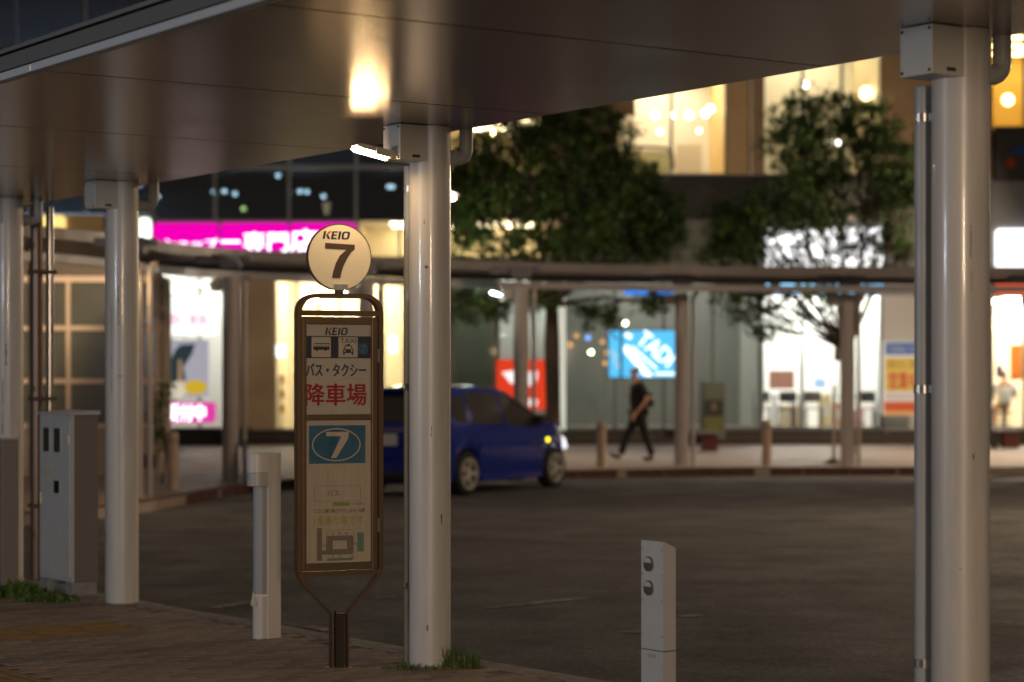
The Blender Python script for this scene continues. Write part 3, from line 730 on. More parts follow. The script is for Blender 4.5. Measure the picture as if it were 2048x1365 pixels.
for a, b in zip(rows, rows[1:]):
    obj('rail', MB().box(X0,X1,PY-.04,PY+.06,WZ(a+5,PY),WZ(a-5,PY)), M_pfr, pv)
obj('rail', MB().box(X0,X1,PY-.04,PY+.06,WZ(565,PY),WZ(553,PY)), M_pfr, pv)
for px in [-155,-60,40,137,225,314]:
    obj('mullion', MB().box(WX(px-4,PY),WX(px+4,PY),PY-.035,PY+.055,WZ(853,PY),WZ(552,PY)), M_pfr, pv)
for px0, px1 in zip([-155,-60,40,137,225],[-60,40,137,225,314]):
    for a, b in zip(rows, rows[1:]):
        obj('pane', MB().box(WX(px0+4.2,PY),WX(px1-4.2,PY),PY+.01,PY+.03,WZ(a-5.2,PY),WZ(b+5.2,PY)), M_ppane, pv)
obj('inner_wall', MB().box(X0,X1-.21,PY+.4,PY+.5,0,WZ(552,PY)), M_pwall, pv)
obj('roof', MB().box(X0,X1+.1,PY-.1,PY+1.0,WZ(495,PY),WZ(489,PY)), M_far, pv)
obj('drain_cover', MB().box(WX(282,PY),WX(312,PY),PY-.12,PY-.002,.12,.32), M_dark, pv)
# yellow lamp glow above the pavilion is made as a glowing panel
def panel_thing(name, label, cat, px0, px1, py0, py1, Y, m, depth=.12, frame=None):
    t = thing(name, label, cat, (WX((px0+px1)/2,Y), Y, 0))
    hx = (WX(px1,Y)-WX(px0,Y))/2
    p = obj('face', MB().box(-hx,hx,-depth,-.002,WZ(py1,Y),WZ(py0,Y)), m, t)
    return t, hx
# climbing plant at the pavilion corner
def plant(X, Y, z0, z1, n, wd, label):
    g = MB(); 
    for i in range(n):
        z = random.uniform(z0,z1); x = X+random.gauss(0,wd*.4)+.1*math.sin(z*5); y = Y+random.gauss(0,wd*.4)
        s = random.uniform(.03,.06); q = Matrix.Translation((x,y,z)) @ Matrix.Rotation(random.uniform(0,6.28),4,'Z') @ Matrix.Rotation(random.uniform(-1,1),4,'X')
        g.add([(-s,0,0),(0,-s*.5,0),(s,0,0),(0,s*.5,0)], [(0,1,2,3)], random.choice([0,1]), q)
    t = thing('climbing_plant', label, 'plant', (0,0,0))
    obj('leaves', g, [mat('plant green', (.05,.10,.02), .5), mat('plant green 2', (.10,.14,.03), .5)], t)
    g = MB(); g.tube([(X,Y,0),(X+.05,Y,z0),(X-.04,Y,(z0+z1)/2),(X,Y,z1)], [.02,.018,.012,.006], 6); obj('stem', g, mat('stem brown', (.06,.04,.02), .7), t)
plant(WX(325,30.8), 30.8, .45, 1.45, 420, .2, 'leafy climbing plant at the corner of the paned pavilion')

# ---------------------------------------------------------------- main building
BY = 50.0
def bx(px): return WX(px, BY)
def bz(py): return WZ(py, BY)
bd = thing('shopping_building', 'large glass fronted shopping building with lit shops across the rotary', 'building', (0,0,0))
M_tan = mat('tan cladding', (.30,.20,.10), .55, noise=.12, nscale=1.5)
M_brown = mat('brown cladding', (.17,.11,.06), .55, noise=.15, nscale=1.5)
M_gblack = mat('black spandrel', (.012,.014,.012), .25, coat=.5)
M_ggreen = mat('grey green cladding', (.11,.125,.11), .35, coat=.3, noise=.1, nscale=1)
M_ggrey = mat('grey cladding', (.20,.205,.22), .4, noise=.1, nscale=1)
M_dglass = mat('dark curtain glass', (.03,.034,.042), .07, coat=1., noise=.25, nscale=.5)
M_mull = mat('mullion grey', (.16,.17,.19), .4, metal=.4)
M_cream = mat('cream interior', (.75,.66,.48), .7)
M_winter = mat('white interior', (.80,.79,.76), .7)
M_floor = mat('interior floor', (.45,.40,.34), .4)
M_clear = glassmat('shop glass', (.93,.95,.93), .03)
def solid(nm, a, b, c, d, m, y0=0, y1=.35): return obj(nm, MB().box(bx(a),bx(b),BY+y0,BY+y1,bz(d),bz(c)), m, bd)
def room(a, b, c, d, depth, wallm, lc, ls, nl=3, spots=0, spotm=None, panes=1, backm=None, up=0.):
    """opening from px a..b, py c(top)..d(bottom)"""
    x0, x1, z0, z1 = bx(a), bx(b), bz(d), bz(c)
    Y0, Y1 = BY+.36, BY+.36+depth; t_ = .08
    zw = z1; z1 = z1+up
    obj('interior_floor', MB().box(x0-t_,x1+t_,Y0,Y1,z0-t_,z0), M_floor, bd)
    obj('interior_ceiling', MB().box(x0-t_,x1+t_,Y0,Y1,z1,z1+t_), M_winter, bd)
    obj('interior_back_wall', MB().box(x0-t_,x1+t_,Y1,Y1+t_,z0-t_,z1+t_), backm or wallm, bd)
    obj('interior_side_wall', MB().box(x0-t_,x0,Y0,Y1,z0,z1), wallm, bd)
    obj('interior_side_wall', MB().box(x1,x1+t_,Y0,Y1,z0,z1), wallm, bd)
    gm = glow('ceiling light %s %g' % (str(lc), ls), lc, ls)
    for i in range(nl):
        yy = Y0+depth*(i+.5)/nl
        obj('ceiling_light', MB().box(x0+.15*(x1-x0),x1-.15*(x1-x0),yy-.12,yy+.12,z1-.03,z1-.005), gm, bd)
    if spots:
        for i in range(spots):
            xx = x0+(x1-x0)*(i+.5)/spots+random.uniform(-.1,.1); yy = Y0+random.uniform(.3,.8)*depth
            obj('downlight', MB().cyl(xx,yy,z1-.16,z1-.06,.05,12), spotm, bd)
    z1 = zw
    for i in range(panes):
        pa = x0+(x1-x0)*i/panes+.03; pb = x0+(x1-x0)*(i+1)/panes-.03
        obj('window_pane', MB().box(pa,pb,BY+.15,BY+.165,z0+.03,z1-.03), M_clear, bd)
    for i in range(panes+1):
        xx = x0+(x1-x0)*i/panes
        obj('window_mullion', MB().box(max(x0,xx-.03),min(x1,xx+.03),BY+.10,BY+.2,z0+.03,z1-.03), M_mull, bd)
    obj('window_sill', MB().box(x0,x1,BY+.08,BY+.22,z0,z0+.028), M_mull, bd)
    return x0, x1, z0, z1, Y0, Y1
SP = glow('spot white', (1,.95,.85), 60); SPW = glow('spot warm', (1,.72,.35), 45)
warm = (1,.80,.48); white = (1,.95,.86)
# plinth steps
obj('plinth', MB().box(bx(-700),bx(2700),BY-.9,BY+.34,0,.15), mat('plinth stone', (.05,.038,.03), .6), bd)
obj('plinth', MB().box(bx(-700),bx(2700),BY-.45,BY+.34,.151,bz(860)), mat('plinth stone 2', (.06,.048,.04), .6), bd)
# --- shop with magenta signs
solid('wall', -700, 315, 430, 860, M_ggreen)
r = room(316, 479, 545, 859, 4.0, M_winter, (1,.97,.92), 46, 3, panes=2, up=.3)
solid('wall', 480, 548, 540, 860, mat('light tan wall', (.48,.36,.23), .5, noise=.08, nscale=1))
r2 = room(549, 809, 545, 859, 3.0, M_cream, (1,.86,.60), 70, 3, panes=6, up=.12)
solid('spandrel', 275, 714, 440, 544, M_ggrey)
solid('spandrel', 714, 1132, 516, 544, M_ggrey)
# upper lit strip window
room(716, 1130, 441, 515, 2.0, M_cream, warm, 22, 2, panes=5)
# dark curtain glass above left
mx_ = [-700,-420,-280,-140,32,170,305,430,578,712,860]
for a, b in zip(mx_, mx_[1:]):
    for c, d in ((-160,95),(99,330),(340,428)) if b <= 305 else ((-160,95),(99,330),(340,438)):
        obj('curtain_pane', MB().box(bx(a+3),bx(b-3),BY+.05,BY+.07,bz(d),bz(c)), glassmat('tinted glass', (.20,.22,.25), .10), bd)
for a in mx_: obj('curtain_mullion', MB().box(bx(a-2.6),bx(a+2.6),BY-.08,BY+.06,bz(438 if a > 300 else 428),bz(-160)), M_mull, bd)
for c in (97.,335.): obj('curtain_transom', MB().box(bx(-700),bx(860),BY-.02,BY+.045,bz(c+4),bz(c-4)), M_mull, bd)
obj('office_floor', MB().box(bx(-700),bx(860),BY+.36,BY+6,bz(440),bz(436)), mat('dim floor', (.12,.12,.13), .5), bd)
obj('office_ceiling', MB().box(bx(-700),bx(860),BY+.36,BY+6,bz(335),bz(331)), mat('dim ceiling', (.25,.26,.3), .7), bd)
obj('office_back_wall', MB().box(bx(-700),bx(860),BY+6,BY+6.1,bz(440),bz(-160)), mat('dim wall', (.42,.46,.50), .7), bd)
for k in range(4): obj('office_fill_strip', MB().box(bx(-600),bx(215),BY+1.0+k*1.2,BY+1.3+k*1.2,bz(336),bz(335.3)), glow('dim office', (.7,.85,1), 14.0), bd)  # strips added out of sight to lighten the dark upper glass
obj('office_fill_strip', MB().box(bx(-300),bx(500),BY+2.0,BY+3.1,bz(-100),bz(-102)), glow('dim office', (.7,.85,1), 7.0), bd)
obj('red_office_sofa', MB().box(bx(35),bx(110),BY+1.0,BY+1.6,bz(112),bz(86)), mat('red fabric', (.22,.01,.01), .7), bd)
for px, py, c in [(315,393,0),(428,384,0),(449,383,0),(470,388,0),(600,383,0),(614,384,0),(647,393,0),(785,374,0),(778,374,0),(487,418,1),(556,352,0)]:
    m = glow('reflected spot', (.72,1,.95), 26) if c == 0 else glow('green spot', (.75,1,.25), 22)
    X, Z = WX(px, 51.5), WZ(py, 51.5)
    obj('reflected_spot_disc', MB().cyl(0,0,-.03,.03,.055,12,M=Matrix.Translation((X,51.5,Z))@Matrix.Rotation(R(90),4,'X')), m, bd)  # reflections in the dark glass, built as glowing discs behind it
obj('reflected_lantern', MB().cyl(WX(653,51.5),51.5,WZ(430,51.5),WZ(406,51.5),.05,14,r2=.1), glow('lantern', (1,.7,.35), 5), bd)  # lantern's reflection in the glass, built as a glowing cone
# above the right half
solid('wall', 862, 1270, -160, 229, M_brown)
room(890, 1092, 231, 349, 3.0, M_cream, warm, 14, 2, 3, SPW, panes=2)
solid('wall', 1093, 1232, 229, 351, M_brown)
solid('wall', 862, 889, 229, 351, M_brown)
rB = room(1234, 1453, 120, 349, 4.0, mat('warm wall', (.75,.55,.25), .7), (1,.80,.5), 17, 4, 6, SP, panes=2, backm=M_winter)
solid('wall', 1270, 1454, -160, 119, M_brown)
solid('wall', 1454, 1500, -160, 350, M_tan); solid('wall', 1504, 1527, -160, 350, M_brown, .05)
solid('trim', 1500.2, 1503.8, -160, 350, mat('pale trim', (.45,.42,.38), .4), -.05)
rC = room(1528, 1764, 60, 349, 4.0, M_cream, (1,.82,.52), 10, 4, 5, SPW, panes=3, backm=M_winter)
solid('wall', 1528, 1764, -160, 59, M_brown)
solid('wall', 1765, 1830, -160, 351, M_tan)
solid('wall', 1831, 1984, -160, 351, M_tan, .03)
rD = room(1985, 2250, 60, 254, 4.0, mat('yellow wall', (.75,.5,.12), .7), (1,.78,.35), 14, 3, 4, SPW, panes=4)
solid('wall', 1985, 2700, -160, 59, M_brown); solid('wall', 2251, 2700, 60, 860, M_brown)
solid('spandrel', 862, 1830, 351, 440, M_gblack, -.02)
solid('sill_trim', 862, 1527, 350.3, 350.9, M_ggrey, -.06)
solid('spandrel', 1133, 1527, 440.2, 551, M_ggreen)
solid('spandrel', 1985, 2250, 362, 456, M_ggrey); solid('spandrel', 1831, 1984, 352, 860, M_ggrey)
solid('spandrel', 1528, 1830, 440.2, 592, M_ggrey, .02)
solid('spandrel', 1985, 2250, 456.2, 592, M_ggrey, .02)
# ground floor, middle
solid('wall', 810, 905, 545, 860, M_ggreen)
room(906, 992, 545, 859, 2.2, mat('grey interior', (.40,.42,.36), .7), (.9,1,.85), 5, 2, panes=1)
rE = room(993, 1113, 545, 859, 1.6, M_winter, (.92,1,.95), 18, 2, panes=1, up=.12)
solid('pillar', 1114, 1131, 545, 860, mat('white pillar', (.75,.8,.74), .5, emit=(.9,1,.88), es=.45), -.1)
rF = room(1132, 1524, 552, 859, 4.0, mat('dim interior', (.34,.345,.32), .6), (1,1,.93), 15, 2, panes=4, up=.6)
# ground floor, right bright shop
rG = room(1526, 1764, 593, 857, 4.0, M_winter, (1,.98,.93), 75, 4, panes=3, up=.6)
solid('wall', 1765, 1835, 592.3, 860, mat('white wall', (.50,.50,.50), .6), -.02)
rH = room(1986, 2250, 593, 857, 4.0, mat('cream wall 2', (.85,.74,.55), .7), (1,.93,.78), 55, 4, panes=4)
solid('wall', -700, 315, 860.2, 862, M_ggreen, .1)
obj('roof', MB().box(bx(-700),bx(2700),BY,BY+10,bz(-162)+.01,bz(-175)), M_ggrey, bd)
obj('rear_wall', MB().box(bx(-700),bx(2700),BY+8,BY+8.2,0,bz(-161)), M_ggrey, bd)

for px, py, rad, c in [(1310,230,.09,0),(1345,231,.07,0),(1378,231,.09,0),(1411,227,.09,0),(1421,218,.09,0),(1320,264,.06,0),(1398,262,.05,0),(1733,187,.16,1),(1701,214,.07,0),(1610,170,.08,0),(2016,200,.14,1),(1992,152,.10,0),(2014,131,.06,1),(1020,262,.08,1),(1062,280,.07,1),(1662,283,.05,0),(1676,286,.05,0)]:
    X, Z = WX(px, 51.2), WZ(py, 51.2)
    bm_ = bmesh.new(); bmesh.ops.create_uvsphere(bm_, u_segments=12, v_segments=8, radius=rad); bm_.verts.index_update()
    g = MB(); g.add([tuple(v.co+Vector((X,51.2,Z))) for v in bm_.verts], [[v.index for v in f.verts] for f in bm_.faces]); bm_.free()
    obj('pendant_lamp', g, glow('pendant white', (1,.96,.9), 9) if c == 0 else glow('pendant warm', (1,.75,.35), 9), bd)
# escalator side and rail inside the upper hall
g = MB(); g.tube([(bx(1240),52.6,bz(268)),(bx(1350),52.6,bz(272)),(bx(1362),52.6,bz(285)),(bx(1364),52.6,bz(318))], .04, 8); obj('escalator_rail', g, mat('rail dark', (.10,.09,.06), .4), bd)
obj('escalator_panel', MB().box(bx(1240),bx(1360),52.64,52.7,bz(345),bz(278)), mat('escalator panel', (.42,.42,.26), .4), bd)
obj('hall_partition', MB().box(bx(1372),bx(1425),52.9,53.0,bz(345),bz(262)), mat('partition', (.62,.55,.45), .5), bd)
# signs on the building
MAG = glow('magenta light', (.80,.0,.42), 1.15); WHT = glow('sign white light', (.92,.93,1), 3.0)
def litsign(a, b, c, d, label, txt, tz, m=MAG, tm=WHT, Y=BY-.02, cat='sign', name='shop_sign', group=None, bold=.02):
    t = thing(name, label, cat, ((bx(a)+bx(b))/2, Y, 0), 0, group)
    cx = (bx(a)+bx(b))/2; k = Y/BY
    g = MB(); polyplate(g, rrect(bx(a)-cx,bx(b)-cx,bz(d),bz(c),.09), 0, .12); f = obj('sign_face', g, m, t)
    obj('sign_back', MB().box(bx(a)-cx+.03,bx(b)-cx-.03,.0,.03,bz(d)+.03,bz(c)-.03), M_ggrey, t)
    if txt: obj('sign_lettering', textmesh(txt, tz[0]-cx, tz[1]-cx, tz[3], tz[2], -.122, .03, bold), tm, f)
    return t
def bb(a, b, c, d): return (bx(a), bx(b), bz(c), bz(d))
litsign(308,438,447,502,'magenta lit shop sign with small white lettering, leftmost of the row','ショップ',bb(330,436,479,500), group='magenta shop signs in a row')
litsign(443,578,447,502,'magenta lit shop sign with large white letters, in the middle of the row','ー専門',bb(444,577,466,504), group='magenta shop signs in a row')
litsign(581,712,447,502,'magenta lit shop sign with white letters partly behind the round number disc','店舗',bb(582,700,460,504), group='magenta shop signs in a row')
litsign(278,303,437,483,'narrow white lit panel left of the magenta signs',None,None,m=glow('white panel light',(.9,1,.85),2.2))
t = litsign(82,132,432,478,'yellow lamp glow on the wall, made as a glowing panel, above the far canopy at the left',None,None,m=glow('yellow wall glow',(1,.72,.22),1.3))  # lamp glow on the wall, built as an emissive panel
solid('wall', 133, 205, 431, 480, mat('ochre wall', (.55,.40,.18), .6), -.05)  # dimmer end of that glow, put into the wall colour
litsign(1532,1764,457,545,'wide white lit fascia sign behind the right-hand tree',None,None,m=glow('white fascia',(1,.98,.98),2.4))
litsign(1532,1764,548,586,'blue lit strip sign under the white fascia behind the tree',None,None,m=glow('sky strip',(.25,.65,1),2.2))
litsign(1990,2200,459,540,'white lit fascia sign at the right edge above the red strip',None,None,m=glow('white fascia',(1,1,1),1))
litsign(1990,2200,543,590,'red lit strip sign below the white fascia at the right edge',None,None,m=glow('red strip',(.85,.10,.03),1.3))
litsign(1248,1346,578,590,'thin blue light strip above the glass wall',None,None,m=glow('blue strip',(.02,.22,.85),1.3))
t, hx = panel_thing('dark_billboard', 'unlit black billboard with a faint picture at the right edge', 'billboard', 1988, 2240, 256, 360, BY-.01, M_black)
g = MB(); polyplate(g, [(-hx+.3,6.75),(-hx+.9,7.0),(-hx+.7,6.7)], -.125, .01); obj('picture', g, glow('faint blue', (.02,.06,.2), .15), t)
g = MB(); polyplate(g, circ(-hx+.35,6.5,.12,n=16), -.125, .01); obj('picture', g, glow('faint orange', (.25,.04,.01), .2), t)

# blue screen
SY_ = BY+.25-1.0
t = thing('display_screen', 'bright blue display screen with diagonal white lettering behind the walking man', 'screen', (bx(1286), BY-.10, 0))
def sx(px): return bx(px)-bx(1286)
def clipped(pts):
    X0_,X1_,Z0_,Z1_ = sx(1247),sx(1350),bz(753),bz(665)
    out = pts
    for ax, lim, sgn in ((0,X0_,1),(0,X1_,-1),(1,Z0_,1),(1,Z1_,-1)):
        res = []
        for i in range(len(out)):
            p, q = out[i], out[(i+1)%len(out)]
            dp, dq = (p[ax]-lim)*sgn, (q[ax]-lim)*sgn
            if dp >= 0: res.append(p)
            if dp*dq < 0:
                u = dp/(dp-dq); res.append((p[0]+(q[0]-p[0])*u, p[1]+(q[1]-p[1])*u))
        out = res
        if not out: return []
    return out
f = obj('screen_face', MB().box(sx(1218),sx(1352),-.05,0,bz(755),bz(662)), glow('screen blue', (.10,.50,.85), 1.25), t)
obj('screen_frame', MB().box(sx(1216),sx(1354),.001,.06,bz(757),bz(660)), M_black, t)
wm = glow('screen white', (.85,.97,1), 2.0)
tm_ = textmesh('TADI', 0, .93, 0, .37, 0, .01, .05)
rot = Matrix.Translation((sx(1270),-.056,bz(686))) @ Matrix.Rotation(R(38),4,'Y')
g = MB(); g.add([tuple(rot @ Vector(v)) for v in tm_.v], tm_.f); obj('screen_lettering', g, wm, f)
g = MB()
for (ax,az,bx_,bz_,wd) in ((1248,694,1300,756,.16),(1262,694,1312,738,.06),(1310,748,1348,748,.06),(1250,668,1262,676,.10)):
    p0 = Vector((sx(ax),bz(az))); p1 = Vector((sx(bx_),bz(bz_))); d_ = (p1-p0).normalized(); n_ = Vector((-d_.y,d_.x))*wd/2
    pts = clipped([tuple(p0-n_),tuple(p1-n_),tuple(p1+n_),tuple(p0+n_)])
    if len(pts) > 2: polyplate(g, pts, -.052, .006)
obj('screen_stripes', g, wm, f)
g = MB()
for i in range(4):
    g = MB(); a = random.uniform(1222,1236); b = random.uniform(668,750); polyplate(g, circ(sx(a),bz(b),random.uniform(.05,.09),n=8), -.052-.0004*i, .003); obj('screen_picture', g, glow('screen pale', (.45,.7,.8), 1.0), f)
obj('screen_divider', MB().box(sx(1239),sx(1244),-.07,-.052,bz(755),bz(662)), M_black, t)
# warm lights inside the dim hall
for px, py, c in [(1141,690,0),(1176,676,1),(1182,705,2),(1205,684,0),(1214,706,0),(1210,727,0),(1251,647,2),(1153,672,0)]:
    m = [glow('dim amber', (1,.5,.15), 1.2), glow('dim blue', (.2,.4,1), 2.5), glow('hall spot', (.95,1,.6), 14)][c]
    obj('hall_light', MB().cyl(0,0,-.03,.03,.06 if c < 2 else .05,12,M=Matrix.Translation((WX(px,51.5),51.5,WZ(py,51.5)))@Matrix.Rotation(R(90),4,'X')), m, bd)

# red poster in the white window
t, hx = panel_thing('red_poster', 'red poster with white shapes in the white shop window behind the car', 'poster', 993, 1092, 720, 820, BY-.05, mat('poster red', (.55,.035,.01), .5, emit=(.75,.045,.01), es=.75), .05)
wh = glow('poster white', (1,.9,.85), 1.2)
g = MB(); 
for pts in ([(-.45,1.65),(-.10,1.70),(-.08,1.35),(-.25,1.40)],[(.12,1.66),(.38,1.68),(.36,1.45),(.18,1.32)],circ(.27,.95,.11,n=16),circ(-.12,1.02,.06,n=16)):
    g = MB(); polyplate(g, pts, -.055, .01); obj('white_shape', g, wh, t)
# small reflective white spots near there
# shop 1 fittings
t = thing('picture_poster', 'large lit poster of dark figures and yellow fruit in the magenta shop', 'poster', (bx(367), BY+.0, 0))
obj('poster_face', MB().box(bx(320)-bx(367),bx(418)-bx(367),-.1,-.02,bz(795),bz(680)), glow('poster grey', (.55,.52,.60), .7), t)
g = MB(); q = lambda px: bx(px)-bx(367)
polyplate(g, [(q(330),bz(745)),(q(352),bz(700)),(q(362),bz(690)),(q(392),bz(688)),(q(385),bz(710)),(q(368),bz(735)),(q(374),bz(760)),(q(350),bz(765)),(q(326),bz(785))], -.102, .02)
obj('dark_figure', g, glow('poster dark', (.03,.05,.06), .8), t)
g = MB(); polyplate(g, circ(q(392),bz(775),.28,.17,20), -.123, .02); obj('yellow_fruit', g, glow('poster yellow', (.75,.5,.03), .8), t)
g = MB(); polyplate(g, circ(q(358),bz(780),.2,.2,20), -.123, .02); obj('pale_dish', g, glow('poster pale', (.75,.66,.5), .9), t)
g = MB(); polyplate(g, [(q(358),bz(770)),(q(366),bz(770)),(q(364),bz(720)),(q(359),bz(720))], -.123, .02); obj('bottle', g, glow('poster amber', (.5,.3,.15), .8), t)
litsign(322,436,595,670,'white lit hanging banner with pale pink lettering inside the magenta shop','お得に乗換え',bb(324,434,628,652),m=glow('banner white',(1,.95,.88),1.5),tm=glow('pink letters',(.95,.35,.60),.9),Y=BY-.02,name='shop_banner')
t = litsign(334,432,805,846,'magenta counter front with white lettering low in the shop','受付中',bb(338,412,809,842),m=glow('counter magenta',(.75,.05,.38),1.0),name='shop_counter',cat='counter',bold=.04)
for i,(a,b) in enumerate(((445,470),(450,476))):
    pass
for i in range(5):
    a = 560+i*50; Yb = BY+1.2
    t = thing('display_stand', ['narrow display stand at the left end of the cream window','display stand in the cream window left of the sign frame','display stand in the cream window behind the sign','display stand in the cream window right of the sign','display stand in the cream window nearest the lamp column'][i], 'stand', (WX(a,Yb), Yb, .33))
    obj('post', MB().box(-.04,.04,-.04,.04,0,1.3), M_winter, t)
    for z in (.35,.7,1.05):
        obj('shelf_board', MB().box(-.2,.2,-.16,.16,z,z+.02), M_winter, t)
        obj('carton', MB().box(-.12,.1,-.1,.1,z+.021,z+.20), mat('goods %d' % (i%3), [(.5,.25,.1),(.25,.3,.35),(.55,.5,.4)][i%3], .5), t)
# white things in second window
for k,(a,b,c,d,l) in enumerate(((553,572,690,715,'white lit card low in the cream window left of the sign'),(598,612,695,712,'white lit card in the cream window behind the sign frame'),(779,793,672,706,'tall white lit card in the cream window right of the sign'))):
    panel_thing('window_card', l, 'card', a, b, c, d, BY+.02, glow('card white', (.85,1,.9), 2.2), .03)
# dark low bench line before shop 1
t = thing('planter_box', 'long dark box standing before the magenta shop window', 'planter', (0,0,0))
obj('box', MB().box(bx(325),bx(515),BY-1.7,BY-1.2,0,.36,bev=.02), mat('dark box', (.02,.022,.03), .5), t)
obj('rim', MB().box(bx(323),bx(517),BY-1.72,BY-1.18,.362,.40), mat('dark rim', (.05,.05,.055), .5), t)
# shop 1 shelf silhouettes
t = thing('shop_shelf', 'white shelf with small goods at the right of the magenta shop', 'shelf', (bx(455), BY+1.6, 0))
obj('frame', MB().box(-.3,.3,-.02,.02,.33,2.6), M_winter, t)
for z in (.6,1.1,1.6,2.1):
    obj('shelf_board', MB().box(-.3,.3,-.32,-.021,z,z+.03), M_winter, t)
    for i in range(4):
        obj('carton', MB().box(-.26+i*.13,-.16+i*.13,-.25,-.1,z+.031,z+.031+random.uniform(.1,.25)), mat('carton %d' % (i%3), [(.4,.05,.2),(.1,.3,.25),(.5,.5,.5)][i%3], .5), t)

# right shop: poster, pictures, tables, chairs, stanchions
t = thing('offer_poster', 'standing poster with a blue header, yellow middle and red letters beside the bright shop', 'poster', (bx(1796), BY-.5, 0))
q = lambda px: bx(px)-bx(1796)
f = obj('poster_sheet', MB().box(q(1757),q(1836),-.03,0,bz(830),bz(684)), mat('poster pale', (.55,.50,.42), .5), t)
for nm,a,b,c,d,cc in (('blue_header',1762,1832,686,711,(.04,.13,.42)),('yellow_field',1762,1832,716,783,(.65,.48,.10)),('white_field',1762,1832,786,800,(.6,.55,.55)),('red_footer',1760,1834,803,822,(.6,.10,.03)),('orange_footer',1760,1834,822.5,829,(.75,.35,.05))):
    obj(nm, MB().box(q(a),q(b),-.034,-.0305,bz(d),bz(c)), mat(nm, cc, .5, emit=cc, es=.25), f)
obj('red_lettering', textmesh('営業中', q(1770), q(1826), bz(779), bz(745), -.0345, .004, .03), mat('letters red', (.5,.02,.04), .5, emit=(.5,.02,.04), es=.3), f)
obj('small_lettering', textmesh('お知らせとご案内', q(1766), q(1828), bz(738), bz(720), -.0345, .004, .01), mat('letters brown', (.3,.15,.05), .5), f)
obj('header_lettering', textmesh('ご注文はこちら', q(1766), q(1828), bz(707), bz(692), -.0345, .004, .02), mat('letters pale', (.6,.6,.7), .5), f)
g = MB(); g.cyl(q(1765),.03,0,2.4,.02,8); g.cyl(q(1830),.03,0,2.4,.02,8); obj('legs', g, M_steel, t)
panel_thing('wall_picture', 'small brown picture hanging inside the bright shop', 'picture', 1538, 1588, 742, 778, BY+2.9, mat('picture brown', (.20,.09,.07), .5), .04)
panel_thing('tall_menu_board', 'dark brown board hanging beside the trunk in the bright shop', 'board', 1668, 1692, 682, 722, BY-.1, mat('board brown', (.06,.035,.02), .5), .04)
panel_thing('blue_window_sticker', 'pale blue sticker low on the bright shop window', 'sticker', 1628, 1650, 758, 776, BY+.3, glow('pale blue', (.45,.68,1), 1.2), .01)
panel_thing('orange_menu', 'orange framed menu board in the cafe at the right edge', 'board', 2020, 2044, 690, 760, BY+1.5, mat('orange board', (.75,.22,.03), .5), .05)
panel_thing('notice_card', 'small violet notice on the cafe window at the right edge', 'notice', 1992, 2004, 732, 755, BY+.0, mat('violet card', (.16,.10,.30), .5), .02)
def table(X, Y, label, zf):
    t = thing('cafe_table', label, 'table', (X,Y,zf), 0, 'cafe tables in the bright shop')
    obj('table_top', MB().box(-.35,.35,-.3,.3,.70,.74,bev=.01), mat('table dark', (.05,.045,.045), .4), t)
    g = MB(); g.cyl(0,0,.02,.70,.035,12); obj('pedestal', g, M_steel, t)
    g = MB(); g.cyl(0,0,0,.02,.22,20); obj('foot', g, M_dark, t)
def chair(X, Y, rz, label, zf):
    t = thing('cafe_chair', label, 'chair', (X,Y,zf), rz, 'cafe chairs in the bright shop')
    obj('seat', MB().box(-.2,.2,-.2,.2,.43,.47,bev=.01), mat('chair seat', (.30,.12,.08), .5), t)
    obj('backrest', MB().box(-.2,.2,.17,.20,.60,.85,bev=.01), mat('chair back', (.04,.035,.035), .5), t)
    for a in (-1,1):
        for b in (-1,1): obj('leg', MB().box(a*.18-.015,a*.18+.015,b*.18-.015,b*.18+.015,0,.43 if b < 0 else .60), M_dark, t)
zf = bz(857)
tl = ['cafe table at the left end of the bright shop window','second cafe table from the left in the bright shop','cafe table behind the trunk of the right-hand tree']
cl = ['cafe chair left of the first table in the bright shop','cafe chair between the first two tables','cafe chair right of the second table','cafe chair nearest the right end of the bright shop']
for i, px in enumerate((1560,1612,1720)): table(bx(px), BY+1.0, tl[i], zf)
for i, px in enumerate((1535,1586,1640,1748)): chair(bx(px), BY+1.1, [0,math.pi,0,math.pi][i], cl[i], zf)
for i, (a, b, c, d, cc, lab) in enumerate(((1566,1600,812,853,(.62,.50,.30),'cream carton under the first cafe table'),(1640,1662,790,853,(.60,.48,.25),'tall cream box between the window mullions'),(1666,1690,806,853,(.45,.22,.14),'brown box left of the trunk in the bright shop'),(1708,1736,820,853,(.50,.24,.26),'pinkish box under the right-hand cafe table'))):
    Yb = BY+1.9+i*.2; t = thing('display_box', lab, 'box', (WX((a+b)/2,Yb), Yb, zf))
    hw = (WX(b,Yb)-WX(a,Yb))/2; hh = WZ(c,Yb)-zf; m = mat('box %d' % i, cc, .6)
    obj('carton', MB().box(-hw,hw,0,.3,0,hh,bev=.01), m, t)
    obj('label_panel', MB().box(-hw*.7,hw*.7,-.006,-.001,hh*.3,hh*.7), mat('box label', (.6,.55,.5), .5), t)
# stanchions on the pavement
sl = ['slim stanchion with a round base left of the trunk before the bright shop','rope stanchion beside the far column before the bright shop','slim stanchion in front of the offer poster','short stanchion right of the offer poster']
for i, (px, py) in enumerate(((1583,884),(1668,928),(1740,882),(1806,882))):
    X, Y = base(px, py)
    t = thing('stanchion', sl[i], 'stanchion', (X,Y,0), 0, 'stanchions before the bright shop')
    hh = .92 if i != 1 else 1.35
    g = MB(); g.cyl(0,0,.03,hh,.03,14); obj('pole', g, mat('stanchion grey', (.38,.33,.30), .4), t)
    g = MB(); g.cyl(0,0,0,.10,.2,24,r2=.06); obj('foot', g, mat('stanchion foot', (.10,.09,.09), .5), t)
    g = MB(); g.cyl(0,0,hh,hh+.03,.045,14); obj('top', g, M_steel, t)
